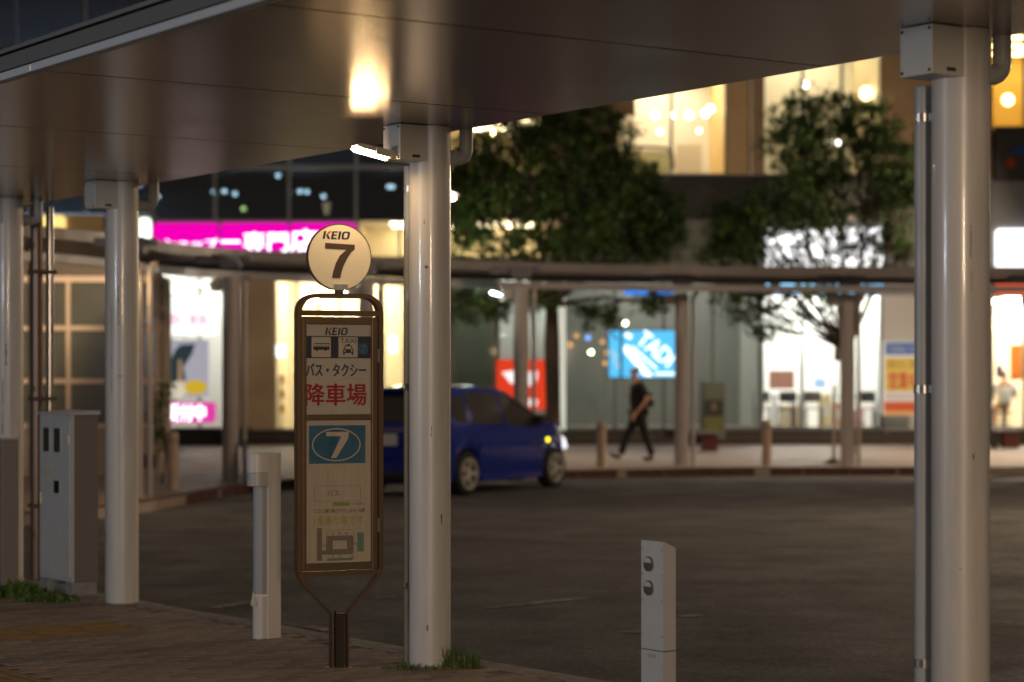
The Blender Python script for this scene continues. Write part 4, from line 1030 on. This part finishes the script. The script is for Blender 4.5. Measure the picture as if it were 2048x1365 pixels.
# benches
def bench(px0, px1, py, label):
    s = (py-HOR)/CAMH; X0_, X1_, Y = (px0-CX)/s, (px1-CX)/s, FPX/s
    t = thing('slatted_bench', label, 'bench', ((X0_+X1_)/2, Y, 0), 0, 'low slatted benches on the far pavement')
    hw = (X1_-X0_)/2
    for i in range(7):
        xx = -hw + (i+.5)*2*hw/7
        obj('slat', MB().box(xx-hw/7*.72,xx+hw/7*.72,-.2,.2,.02,.36), mat('dark red wood', (.10,.022,.015), .5), t)
    obj('seat_board', MB().box(-hw-.25,hw+.02,-.26,.24,.362,.42,bev=.01), mat('bench top', (.16,.15,.17), .4), t)
    obj('leg', MB().box(-hw-.2,-hw-.14,-.2,.2,0,.36), M_dark, t)
bench(1402,1434,903,'dark red slatted bench beside the brochure rack'); bench(2004,2034,897,'dark red slatted bench at the right edge')
# brochure rack
X, Y = (1408-CX)/84., 48.9
t = thing('brochure_rack', 'grey brochure rack with a dark leaflet, right of the walking man', 'rack', (X,Y,0))
obj('frame', MB().box(-.28,.28,0,.25,.12,1.42,bev=.01), mat('rack grey', (.15,.16,.15), .5), t)
for z, c in ((1.18,(.14,.17,.12)),(.72,(.03,.04,.03)),(.32,(.16,.17,.05))):
    obj('leaflet', MB().box(-.2,.22,-.03,-.002,z-.06,z+.16 if z > 1 else z+.30), mat('leaflet %g' % z, c, .5), t)
obj('leaflet_print', MB().box(-.03,.08,-.036,-.031,.78,.95), mat('leaflet face', (.22,.17,.12), .5), t)

# ---------------------------------------------------------------- trees
M_bark = mat('bark', (.035,.022,.016), .85, noise=.3, nscale=8, bump=.6, bscale=20)
def tree(name, X, Y, H, crown, trunk_r, forkz, label, seed, leafmats, leafn, lean=0):
    rnd = random.Random(seed)
    t = thing(name, label, 'tree', (X,Y,0))
    g = MB(); g.tube([(0,0,-.05),(.02,0,forkz*.3),(.0,.02,forkz*.7),(lean,0,forkz)], [trunk_r*1.35,trunk_r,trunk_r*1.05,trunk_r*.8], 12); obj('trunk', g, M_bark, t)
    g = MB(); tips = []
    for (lx_, ly_, lz_, rx, ry, rz, dn) in crown:
        tip = Vector((lx_, ly_, lz_)); base_ = Vector((lean,0,forkz-.1))
        mid = base_.lerp(tip,.5)+Vector((rnd.uniform(-.12,.12),rnd.uniform(-.1,.1),.12))
        g.tube([base_, mid, tip], [trunk_r*.36, trunk_r*.2, .015], 7)
        for k in range(5):
            a = rnd.uniform(0,6.28); q = tip+Vector((math.cos(a)*rx*.7, math.sin(a)*ry*.7, rnd.uniform(-.3,.8)*rz))
            st = base_.lerp(tip, rnd.uniform(.5,.95)); g.tube([st, st.lerp(q,.5)+Vector((0,0,.08)), q], [.022,.014,.005], 5)
    obj('limbs', g, M_bark, t)
    vs, fs, mi = [], [], []
    tot = sum(c[3]*c[5] for c in crown)
    for (cx, cy, cz, rx, ry, rz, dn) in crown:
        nn = int(leafn*rx*rz/tot*dn)
        ncl = max(8, nn//34)
        for c in range(ncl):
            while True:
                u = Vector((rnd.uniform(-1,1),rnd.uniform(-1,1),rnd.uniform(-1,1)))
                if .25 < u.length < 1: break
            pc = Vector((cx+u.x*rx, cy+u.y*ry, cz+u.z*rz)); cr = rnd.uniform(.10,.25); cm = rnd.randrange(len(leafmats))
            for k in range(34):
                p = pc+Vector((rnd.gauss(0,cr*.6),rnd.gauss(0,cr*.6),rnd.gauss(0,cr*.45)))
                s = rnd.uniform(.045,.085); a = rnd.uniform(0,6.28); b = rnd.uniform(-1.1,1.1)
                d1 = Vector((math.cos(a)*math.cos(b), math.sin(a)*math.cos(b), math.sin(b)))*s
                d2 = Vector((-math.sin(a), math.cos(a), rnd.uniform(-.5,.5)))*s*.45
                i0 = len(vs); vs += [tuple(p-d1), tuple(p-d2), tuple(p+d1), tuple(p+d2)]; fs.append((i0,i0+1,i0+2,i0+3)); mi.append(cm if rnd.random() < .8 else rnd.randrange(len(leafmats)))
    me = bpy.data.meshes.new('crown'); me.from_pydata(vs, [], fs)
    for m in leafmats: me.materials.append(m)
    me.polygons.foreach_set('material_index', mi); me.update()
    link('crown', me, t)
def leafmat(name, c):
    m = mat(name, c, .6); return m
LM = [leafmat('leaf dark', (.022,.050,.010)), leafmat('leaf mid', (.036,.085,.016)), leafmat('leaf light', (.08,.16,.03)), leafmat('leaf olive', (.06,.09,.022))]
TY = 43.0; k_ = FPX/TY
def tl_(px, py, ox): return ((px-ox)/k_, WZ(py, TY))
def crown_from(lst, ox):
    out = []
    for q_ in lst:
        px, py, rx, rz = q_[:4]; dn = q_[4] if len(q_) > 4 else 1.
        x, z = tl_(px, py, ox); out.append((x, random.uniform(-.5,.5), z, rx/k_, rx/k_*.9, rz/k_, dn))
    return out
cr1 = crown_from([(960,380,75,90),(1020,300,70,60),(1110,300,90,80),(1200,290,75,75),(1240,360,60,80),(1130,400,100,80),(1000,450,100,60,.6),(940,500,60,60,.6),(1250,450,90,70),(1310,480,55,60),(1180,500,110,50),(1060,500,90,40,.4),(960,610,80,38),(1070,600,50,25),(1200,630,45,30),(1302,605,40,28),(1040,230,60,50),(1150,215,80,50),(1290,400,75,75),(1330,450,50,60),(925,400,60,80),(940,310,50,40)], 1104)
tree('broadleaf_tree', (1104-CX)/k_, TY, 7, cr1, .15, WZ(600,TY), 'dark leafy street tree behind the blue car, left of the two trees', 3, LM[:2]+[LM[3]], 44000)
cr2 = crown_from([(1660,225,80,50),(1600,300,70,80),(1690,310,110,80),(1770,330,60,90),(1800,420,45,90),(1580,420,80,80),(1500,450,75,55),(1640,420,90,60,.7),(1740,450,80,70,.5),(1470,500,60,50),(1560,510,70,40,.28),(1640,510,70,35,.25),(1760,510,60,40,.35),(1500,610,60,40),(1590,610,70,30,.5),(1545,655,40,28),(1640,590,50,30,.4),(1480,570,60,35),(1450,500,50,60),(1465,440,50,45),(1835,340,45,80),(1600,230,60,50,.7),(1740,250,60,50),(1810,500,40,50)], 1700)
tree('broadleaf_tree', (1698-CX)/k_, TY+.1, 7, cr2, .115, WZ(690,TY), 'loosely leaved street tree in front of the bright right-hand shop', 5, LM, 30000)

# ---------------------------------------------------------------- car
def make_car():
    t = thing('parked_car', 'blue hatchback waiting at the far kerb with its side marker lit', 'car', (0,0,0))
    prof = [(-1.97,.60),(-1.95,.88),(-1.86,1.00),(-1.72,1.24),(-1.60,1.43),(-1.45,1.49),(-1.1,1.525),(-.5,1.53),(0,1.50),(.35,1.42),(.75,1.21),(1.08,1.03),(1.30,.985),(1.55,.92),(1.75,.82),(1.88,.68),(1.95,.48)]
    def top(x):
        for (a,za),(b,zb) in zip(prof,prof[1:]):
            if a <= x <= b: return za+(zb-za)*(x-a)/(b-a)
        return prof[-1][1]
    def wid(x):
        e = 1.0
        if x > 1.2: e = 1-.30*((x-1.2)/.75)**2.2
        if x < -1.5: e = 1-.11*((-1.5-x)/.47)**2
        return .845*e
    def bot(x):
        z = .19 + (.05 if abs(x) > 1.75 else 0)
        for ax in (-1.2,1.3):
            if abs(x-ax) < .345: z = max(z, .30+math.sqrt(max(0,.345**2-(x-ax)**2)))
        return z
    def belt(x): return min(.95-.03*(x+1), top(x)-.04)
    def sec(x):
        w_ = wid(x); T_ = top(x); b = bot(x); B = belt(x); gh = max(0, T_-B)
        tum = min(.17, gh*.36)
        z1 = max(.42,b+.01); z2 = max(.68,b+.03); z2 = min(z2, B-.02) if B-.02 > b+.03 else b+.03
        z1 = min(z1, z2-.01)
        return [(w_*.95,b),(w_*.985,z1),(w_,z2),(w_*.975,B),(w_*.975-tum*.25,B+(T_-B)*.25),(w_*.975-tum,B+(T_-B)*.86),(w_*.975-tum-.10,T_-.008),(w_*.4,T_+.012),(0,T_+.016)]
    xs = []; x = -1.97
    while x < 1.95: xs.append(x); x += .035
    xs.append(1.95)
    for ax in (-1.2,1.3): xs += [ax-.345,ax+.345,ax-.34,ax+.34]
    xs = sorted(set(round(v,4) for v in xs))
    g = MB(); rows = []
    for x in xs:
        s = sec(x); rows.append([(x,-y,z) for y,z in s] + [(x,y,z) for y,z in s[-2::-1]])
    n = len(rows[0]); vs = [p for r_ in rows for p in r_]
    fs = [(i*n+k,(i+1)*n+k,(i+1)*n+k+1,i*n+k+1) for i in range(len(xs)-1) for k in range(n-1)]
    g.add(vs, fs, 0, None, True); m_ = len(vs)
    g.add(rows[0], [list(range(n))]); g.add(rows[-1], [list(range(n))[::-1]])
    M_car = mat('car blue', (.005,.024,.31), .20, metal=.35, coat=1.0)
    b = obj('body', g, M_car, t)
    g = MB(); g.box(-1.85,1.8,-.60,.60,.17,.62); obj('underbody', g, M_black, t)
    # side glass
    M_cg = mat('car glass', (.07,.06,.045), .06, metal=.6, coat=1.)
    def sidepatch(x0, x1, v0, v1, sgn, m, nm, par, off=.004, slx=0):
        g = MB(); N = 8; K = 3; vs = []
        for i in range(N+1):
            for k in range(K+1):
                v = v0+(v1-v0)*k/K; x = x0+(x1-x0)*i/N + slx*v*(i/N)
                s = sec(x); B = s[3]; Tt = s[5]
                y = s[4][0]+(Tt[0]-s[4][0])*max(0,(v-.25)/.61) if v > .25 else B[0]+(s[4][0]-B[0])*v/.25
                z = B[1]+(top(x)-B[1])*v
                vs.append((x, sgn*(y+off), z+off*.3))
        g.add(vs, [(i*(K+1)+k,(i+1)*(K+1)+k,(i+1)*(K+1)+k+1,i*(K+1)+k+1) for i in range(N) for k in range(K)], 0, None, True)
        return obj(nm, g, m, par)
    for sgn in (-1,1):
        sidepatch(.86, -.12, .06, .82, sgn, M_cg, 'door_window', b, slx=0)
        sidepatch(-.20, -1.05, .06, .82, sgn, M_cg, 'door_window', b)
        sidepatch(-1.12, -1.5, .10, .76, sgn, M_cg, 'quarter_window', b)
        # door seams and sills
        for xx in (-.16, .88, -1.02):
            g = MB(); s = sec(xx); pts = [(xx, sgn*(y+.001), z) for y, z in s[1:4]]; g.tube(pts, .004, 5, cap=False); obj('door_seam', g, M_black, b)
        for xx in (.02, -.95): obj('door_handle', MB().box(xx,xx+.17,sgn*(wid(xx)*.985)-.012,sgn*(wid(xx)*.985)+.022,.84,.865,bev=.005), M_car, b)
        obj('side_skirt', MB().box(-.83,.93,sgn*.80-.035,sgn*.80+.04,.17,.27,bev=.02), M_car, b)
        mr = obj('wing_mirror', MB().box(.72,.86,sgn*.86-.09,sgn*.86+.09,.96,1.09,bev=.03), M_black, b)
        g = MB(); g.add([(-1.955,sgn*.78,.82),(-1.80,sgn*.83,.86),(-1.74,sgn*.80,1.16),(-1.80,sgn*.74,1.12),(-1.9,sgn*.62,.95),(-1.968,sgn*.66,.80)], [(0,1,2,3),(0,3,4,5)]); 
        obj('tail_light', MB().box(-1.95,-1.72,sgn*.70-.07,sgn*.70+.09,.78,1.05,bev=.03), mat('tail light', (.25,.02,.02), .15, coat=1, emit=(1,.3,.2), es=.12), b)
        g = MB(); g.prism([(1.42,.80),(1.78,.62),(1.90,.56),(1.84,.70),(1.60,.84)], sgn*.62-.10, sgn*.62+.115, 'y'); obj('headlight', g, mat('headlight', (.8,.8,.85), .1, coat=1, emit=(.9,.95,1), es=1.3), b)
        g = MB(); g.cyl(0,0,-.01,.012,.035,14,M=Matrix.Translation((1.06,sgn*.848,.72))@Matrix.Rotation(R(90),4,'X')); obj('side_marker', g, glow('marker amber', (1,.78,.02), 3.0), b)
        g = MB(); g.prism([(1.62,.36),(1.90,.34),(1.95,.28),(1.70,.26)], sgn*.60-.06, sgn*.60+.06, 'y'); obj('fog_lamp', g, mat('fog lamp', (.5,.5,.5), .1, coat=1), b)
    g = MB(); g.add([(-1.872,-.60,1.02),(-1.872,.60,1.02),(-1.66,.52,1.40),(-1.66,-.52,1.40)], [(0,1,2,3)]); obj('rear_window', g, M_cg, b)
    g = MB(); g.add([(1.06,-.60,1.055),(1.06,.60,1.055),(.36,.52,1.435),(.36,-.52,1.435)], [(0,3,2,1)]); obj('windscreen', g, M_cg, b)
    obj('roof_spoiler', MB().box(-1.74,-1.50,-.52,.52,1.455,1.485,bev=.01), M_car, b)
    obj('licence_plate', MB().box(-1.985,-1.972,-.165,.165,.70,.865), mat('plate white', (.55,.55,.58), .5), b)
    obj('hatch_trim', MB().box(-1.985,-1.95,-.4,.4,.90,.93), M_steel, b)
    obj('rear_bumper', MB().box(-2.02,-1.80,-.78,.78,.22,.60,bev=.05), M_car, b)
    obj('bumper_insert', MB().box(-2.03,-1.9,-.5,.5,.24,.34,bev=.02), M_black, b)
    obj('front_bumper', MB().box(1.80,1.99,-.60,.60,.20,.48,bev=.06), M_car, b)
    # wheels
    def wheel(ax, sgn):
        g = MB(); N = 36; prof_ = [(.215,-.09),(.285,-.095),(.30,-.07),(.30,.07),(.285,.095),(.215,.09)]
        vs = [(r*math.cos(2*math.pi*i/N), o_, r*math.sin(2*math.pi*i/N)) for i in range(N) for r, o_ in prof_]
        P_ = len(prof_); g.add(vs, [(i*P_+k,((i+1)%N)*P_+k,((i+1)%N)*P_+(k+1)%P_,i*P_+(k+1)%P_) for i in range(N) for k in range(P_)], 0, None, True)
        wh = obj('wheel', g, mat('tyre', (.012,.012,.012), .75), t); wh.location = (ax, sgn*.755, .30)
        g = MB(); M_rim = mat('alloy', (.62,.60,.57), .3, metal=.5)
        ring(g, circ(0,0,.218,n=36), circ(0,0,.188,n=36), sgn*.09+.02, .04)
        for k in range(5):
            a = 2*math.pi*k/5+.3; M_ = Matrix.Rotation(a,4,'Y')
            g.prism([(-.035,.03),(.035,.03),(.022,.20),(-.022,.20)], sgn*.085-.012, sgn*.085+.012, 'y', 0, M_)
        g.prism(circ(0,0,.055,n=20), sgn*.085-.016, sgn*.085+.018, 'y')
        obj('rim', g, M_rim, wh)
        g = MB(); g.prism(circ(0,0,.20,n=24), sgn*.02-.01, sgn*.02+.01, 'y'); obj('brake_disc', g, mat('brake dark', (.05,.05,.05), .5, metal=.6), wh)
        g = MB(); g.prism(circ(0,0,.36,n=28), -.12*sgn-.01-.0, -.12*sgn+.01, 'y')
    for ax in (-1.2,1.3):
        for sgn in (-1,1): wheel(ax, sgn)
    return t
car = make_car()
hd = math.atan2(.866,.5)
# front right wheel contact at (.642,32.1): local (1.3,-.85)
ch, sh_ = math.cos(hd), math.sin(hd)
car.location = (.655-(1.3*ch+.85*sh_), 32.05-(1.3*sh_-.85*ch), -.12); car.rotation_euler = (0,0,hd)

# ---------------------------------------------------------------- people (skin modifier)
def skinned(name, pts, edges, mtl, parent, root=0, sub=2, loc=(0,0,0)):
    me = bpy.data.meshes.new(name); me.from_pydata([p[:3] for p in pts], edges, [])
    o = bpy.data.objects.new(name, me); col.objects.link(o)
    md = o.modifiers.new('skin', 'SKIN'); 
    if not me.skin_vertices: me.skin_vertices.new() if hasattr(me.skin_vertices,'new') else None
    sk = me.skin_vertices[0].data
    for i, p in enumerate(pts):
        sk[i].radius = (p[3], p[4] if len(p) > 4 else p[3]); sk[i].use_root = (i == root)
    md.use_smooth_shade = True
    ss = o.modifiers.new('sub', 'SUBSURF'); ss.levels = sub; ss.render_levels = sub
    dg = bpy.context.evaluated_depsgraph_get(); m2 = bpy.data.meshes.new_from_object(o.evaluated_get(dg))
    bpy.data.objects.remove(o); bpy.data.meshes.remove(me)
    m2.materials.clear(); m2.materials.append(mtl)
    for p in m2.polygons: p.use_smooth = True
    m2.name = name
    return link(name, m2, parent)
M_skin = mat('skin', (.55,.28,.18), .55); M_tee = mat('black tee', (.012,.012,.018), .85); M_trs = mat('black trousers', (.008,.008,.009), .85)
M_hair = mat('hair', (.012,.009,.007), .7); M_shoe = mat('shoe', (.03,.018,.012), .6)
# walking man, facing -x (left).  x forward = -x
X, Y = base(1275, 922); 
man = thing('person', 'man in a black t-shirt and dark trousers walking left before the blue screen', 'person', (X,Y,0))
P = []; E = []
def ch_(pts, par=None):
    i0 = len(P)
    for p in pts: P.append(p)
    for i in range(i0, len(P)-1): E.append((i,i+1))
    if par is not None: E.append((par,i0))
    return i0
ch_([(.02,0,.95,.08,.10),(.03,0,1.10,.09,.11),(.02,0,1.28,.09,.12),(.0,0,1.40,.055,.10),(-.03,0,1.49,.055,.055),(-.06,0,1.57,.062,.06),(-.075,0,1.64,.088,.076),(-.07,0,1.70,.055,.05)])
# legs: front leg (left, far side y+) stretched ahead heel down; rear leg toe
ch_([(-.01,.09,.84,.06),(-.10,.09,.62,.05),(-.20,.09,.44,.045),(-.30,.09,.14,.035)], 0)
lf1 = len(P)-1; ch_([(-.33,.09,.07,.036),(-.44,.09,.09,.03),(-.51,.09,.12,.02)], lf1)
ch_([(.04,-.09,.84,.06),(.09,-.09,.64,.05),(.15,-.09,.46,.045),(.27,-.09,.14,.035)], 0)
lf2 = len(P)-1; ch_([(.27,-.09,.06,.036),(.18,-.09,.035,.03),(.10,-.09,.03,.022)], lf2)
# near arm (y-) hanging forward-down; elbow behind
ch_([(.04,-.19,1.38,.052),(.13,-.24,1.22,.044),(.16,-.25,1.12,.034),(.06,-.25,1.0,.029),(-.03,-.25,.89,.023)], 3)
hn = len(P)-1
ch_([(-.07,-.25,.83,.036,.022)], hn); hp = len(P)-1
for dy, dx in ((-.02,0),(0,.01),(.015,.02)):
    ch_([(-.10+dx,-.25+dy,.79,.011),(-.105+dx,-.245+dy,.755,.010),(-.09+dx,-.24+dy,.735,.009)], hp)
ch_([(-.10,-.24,.83,.011),(-.12,-.235,.81,.009)], hp)
# far arm (y+) raised to the chest strap
ch_([(.0,.18,1.38,.05),(-.02,.22,1.20,.042),(-.10,.22,1.14,.035),(-.17,.16,1.24,.03)], 3)
hf = len(P)-1; ch_([(-.18,.13,1.28,.034,.025)], hf); hq = len(P)-1
for k in range(3): ch_([(-.17,.10,1.30-.022*k,.010),(-.15,.085,1.295-.022*k,.009)], hq)
skinned('body', P, E, M_skin, man)
def sub(name, pts, edges, m, par=None): return skinned(name, pts, edges, m, par or man)
sub('t_shirt', [(.02,0,.90,.165,.18),(.03,0,1.08,.165,.18),(.02,0,1.27,.160,.20),(0,0,1.40,.10,.175),(-.01,0,1.455,.062,.07),
    (.04,-.19,1.38,.068),(.12,-.235,1.24,.066),(.145,-.245,1.17,.062),(0,.18,1.38,.066),(-.01,.215,1.24,.06)],
    [(0,1),(1,2),(2,3),(3,4),(3,5),(5,6),(6,7),(3,8),(8,9)], M_tee)
sub('trousers', [(.02,0,.93,.14,.17),(-.01,.09,.84,.115),(-.10,.09,.62,.10),(-.20,.09,.44,.08),(-.30,.09,.10,.065),(.04,-.09,.84,.115),(.09,-.09,.64,.10),(.15,-.09,.46,.082),(.265,-.09,.09,.065)],
    [(0,1),(1,2),(2,3),(3,4),(0,5),(5,6),(6,7),(7,8)], M_trs)
sub('shoe', [(-.29,.09,.06,.045),(-.40,.09,.08,.042),(-.52,.09,.13,.028)], [(0,1),(1,2)], M_shoe)
sub('shoe', [(.29,-.09,.075,.045),(.20,-.09,.045,.042),(.08,-.09,.03,.03)], [(0,1),(1,2)], M_shoe)
sub('hair', [(-.045,0,1.70,.075,.074),(-.02,0,1.665,.08,.072),(.005,0,1.61,.055,.062)], [(0,1),(1,2)], M_hair)
g = MB(); g.cyl(0,0,0,.018,.011,8,M=Matrix.Translation((-.165,0,1.615))@Matrix.Rotation(R(-90),4,'Y'),r2=.006); obj('nose', g, M_skin, man)
for sy in (-1,1):
    g = MB(); g.cyl(0,0,-.004,.004,.009,10,M=Matrix.Translation((-.150,sy*.032,1.645))@Matrix.Rotation(R(90),4,'Y')); obj('eye', g, M_black, man)
    g = MB(); g.cyl(0,0,-.008,.008,.028,12,M=Matrix.Translation((-.055,sy*.078,1.625))@Matrix.Rotation(R(90),4,'X')); obj('ear', g, M_skin, man)
t = thing('shoulder_bag', 'small black shoulder bag on the back of the walking man', 'bag', (X+.20, Y-.05, 0))
obj('bag_body', MB().box(-.05,.09,-.16,.10,.98,1.24,bev=.03), M_black, t)
g = MB(); g.tube([(.0,-.10,1.23),(-.14,-.03,1.50),(-.26,.02,1.46),(-.35,.05,1.30)], .012, 6); obj('strap', g, M_black, t)
obj('buckle', MB().box(.02,.08,-.175,-.161,1.14,1.18), M_steel, t)

# seated cafe guest at the right
X, Y = bx(2028), BY-.5+1.4
sp = thing('person', 'seated guest in a white shirt seen from behind in the cafe at the right edge', 'person', (X,Y,zf))
skinned('body', [(0,0,.52,.15,.13),(0,.02,.75,.15,.12),(0,.05,.95,.17,.11),(0,.09,1.06,.08,.08),(0,.12,1.13,.05,.05),(0,.15,1.24,.09,.10),(0,.15,1.30,.06,.06),
    (-.2,.07,1.0,.055),(-.27,.12,.80,.045),(-.2,.32,.74,.035),(-.14,.40,.75,.03),(.2,.07,1.0,.055),(.27,.12,.80,.045),(.2,.32,.74,.035),(.14,.40,.75,.03),
    (-.1,.2,.5,.09),(-.12,.45,.48,.06),(-.12,.45,.08,.045),(-.12,.58,.05,.03),(.1,.2,.5,.09),(.12,.45,.48,.06),(.12,.45,.08,.045),(.12,.58,.05,.03)],
    [(0,1),(1,2),(2,3),(3,4),(4,5),(5,6),(2,7),(7,8),(8,9),(9,10),(2,11),(11,12),(12,13),(13,14),(0,15),(15,16),(16,17),(17,18),(0,19),(19,20),(20,21),(21,22)], M_skin, sp)
skinned('shirt', [(0,0,.5,.17,.15),(0,.02,.75,.17,.14),(0,.05,.95,.19,.13),(0,.09,1.05,.09,.09),(-.2,.07,1.0,.075),(-.27,.12,.80,.065),(-.22,.26,.75,.055),(.2,.07,1.0,.075),(.27,.12,.80,.065),(.22,.26,.75,.055)],
    [(0,1),(1,2),(2,3),(2,4),(4,5),(5,6),(2,7),(7,8),(8,9)], mat('white shirt', (.8,.8,.82), .7), sp)
skinned('hair', [(0,.12,1.22,.098,.10),(0,.14,1.29,.095,.09),(0,.15,1.34,.05,.05)], [(0,1),(1,2)], mat('grey hair', (.14,.13,.13), .8), sp)
t = thing('cafe_stool', 'dark stool under the seated cafe guest', 'stool', (X,Y+.02,zf))
g = MB(); g.cyl(0,0,.33,.37,.2,20); obj('seat', g, M_dark, t)
g = MB(); g.cyl(0,0,0,.33,.03,12); obj('pole', g, M_steel, t)
table(X+.1, Y+.75, 'cafe table in front of the seated guest at the right edge', zf)

# ---------------------------------------------------------------- added unseen fill lamps; the visible ones leave the place too dark
def fill_lamp(x, y, h, c, power, tx, ty, label, size=.5):
    t = thing('fill_lamp', label, 'lamp post', (x,y,0), math.atan2(ty-y, tx-x), 'added lamp posts for fill light')
    g = MB(); g.cyl(0,0,0,h,.06,16); obj('pole', g, M_pipe, t)
    obj('head', MB().box(-.1,.6,-.2,.2,h,h+.08,bev=.01), M_pipe, t)
    obj('lamp_lens', MB().box(.05,.55,-.15,.15,h-.012,h-.002), glow('fill lens %g' % h, c, 20), t)
    ld = bpy.data.lights.new('fill_light', 'AREA'); ld.shape = 'RECTANGLE'; ld.size = size; ld.size_y = size; ld.energy = power; ld.color = c
    lo = bpy.data.objects.new('fill_light', ld); col.objects.link(lo); lo.parent = t
    lo.location = (.3,0,h-.03)
    d = Vector((math.hypot(tx-x,ty-y), 0, -h+1)); lo.rotation_euler = d.to_track_quat('-Z','Y').to_euler()
fill_lamp(2.05, -9.0, 3.1, (1,.72,.48), 820, -.4, 12, 'added warm fill lamp post behind the viewer', 1.0)
fill_lamp(-9.5, 5.0, 2.7, (.72,.85,1), 190, -1, 12, 'added cool white fill lamp post out of view at the left')
fill_lamp(12, 24, 7, (1,.70,.45), 1100, 2, 26, 'added tall warm fill lamp post at the right side of the rotary')
fill_lamp(13, 42, 5.5, (1,.76,.52), 1500, 3, 41, 'added warm fill lamp post on the far pavement beyond the right edge')
fill_lamp(-1.63, 40.5, 4.9, (1,.78,.55), 170, 2, 41, 'added warm fill lamp post on the far pavement hidden behind the lamp column')
fill_lamp(-6.6, 29.6, 4.3, (1,.74,.48), 300, -6.2, 33, 'added warm fill lamp post by the paned pavilion, hidden behind the leftmost columns')
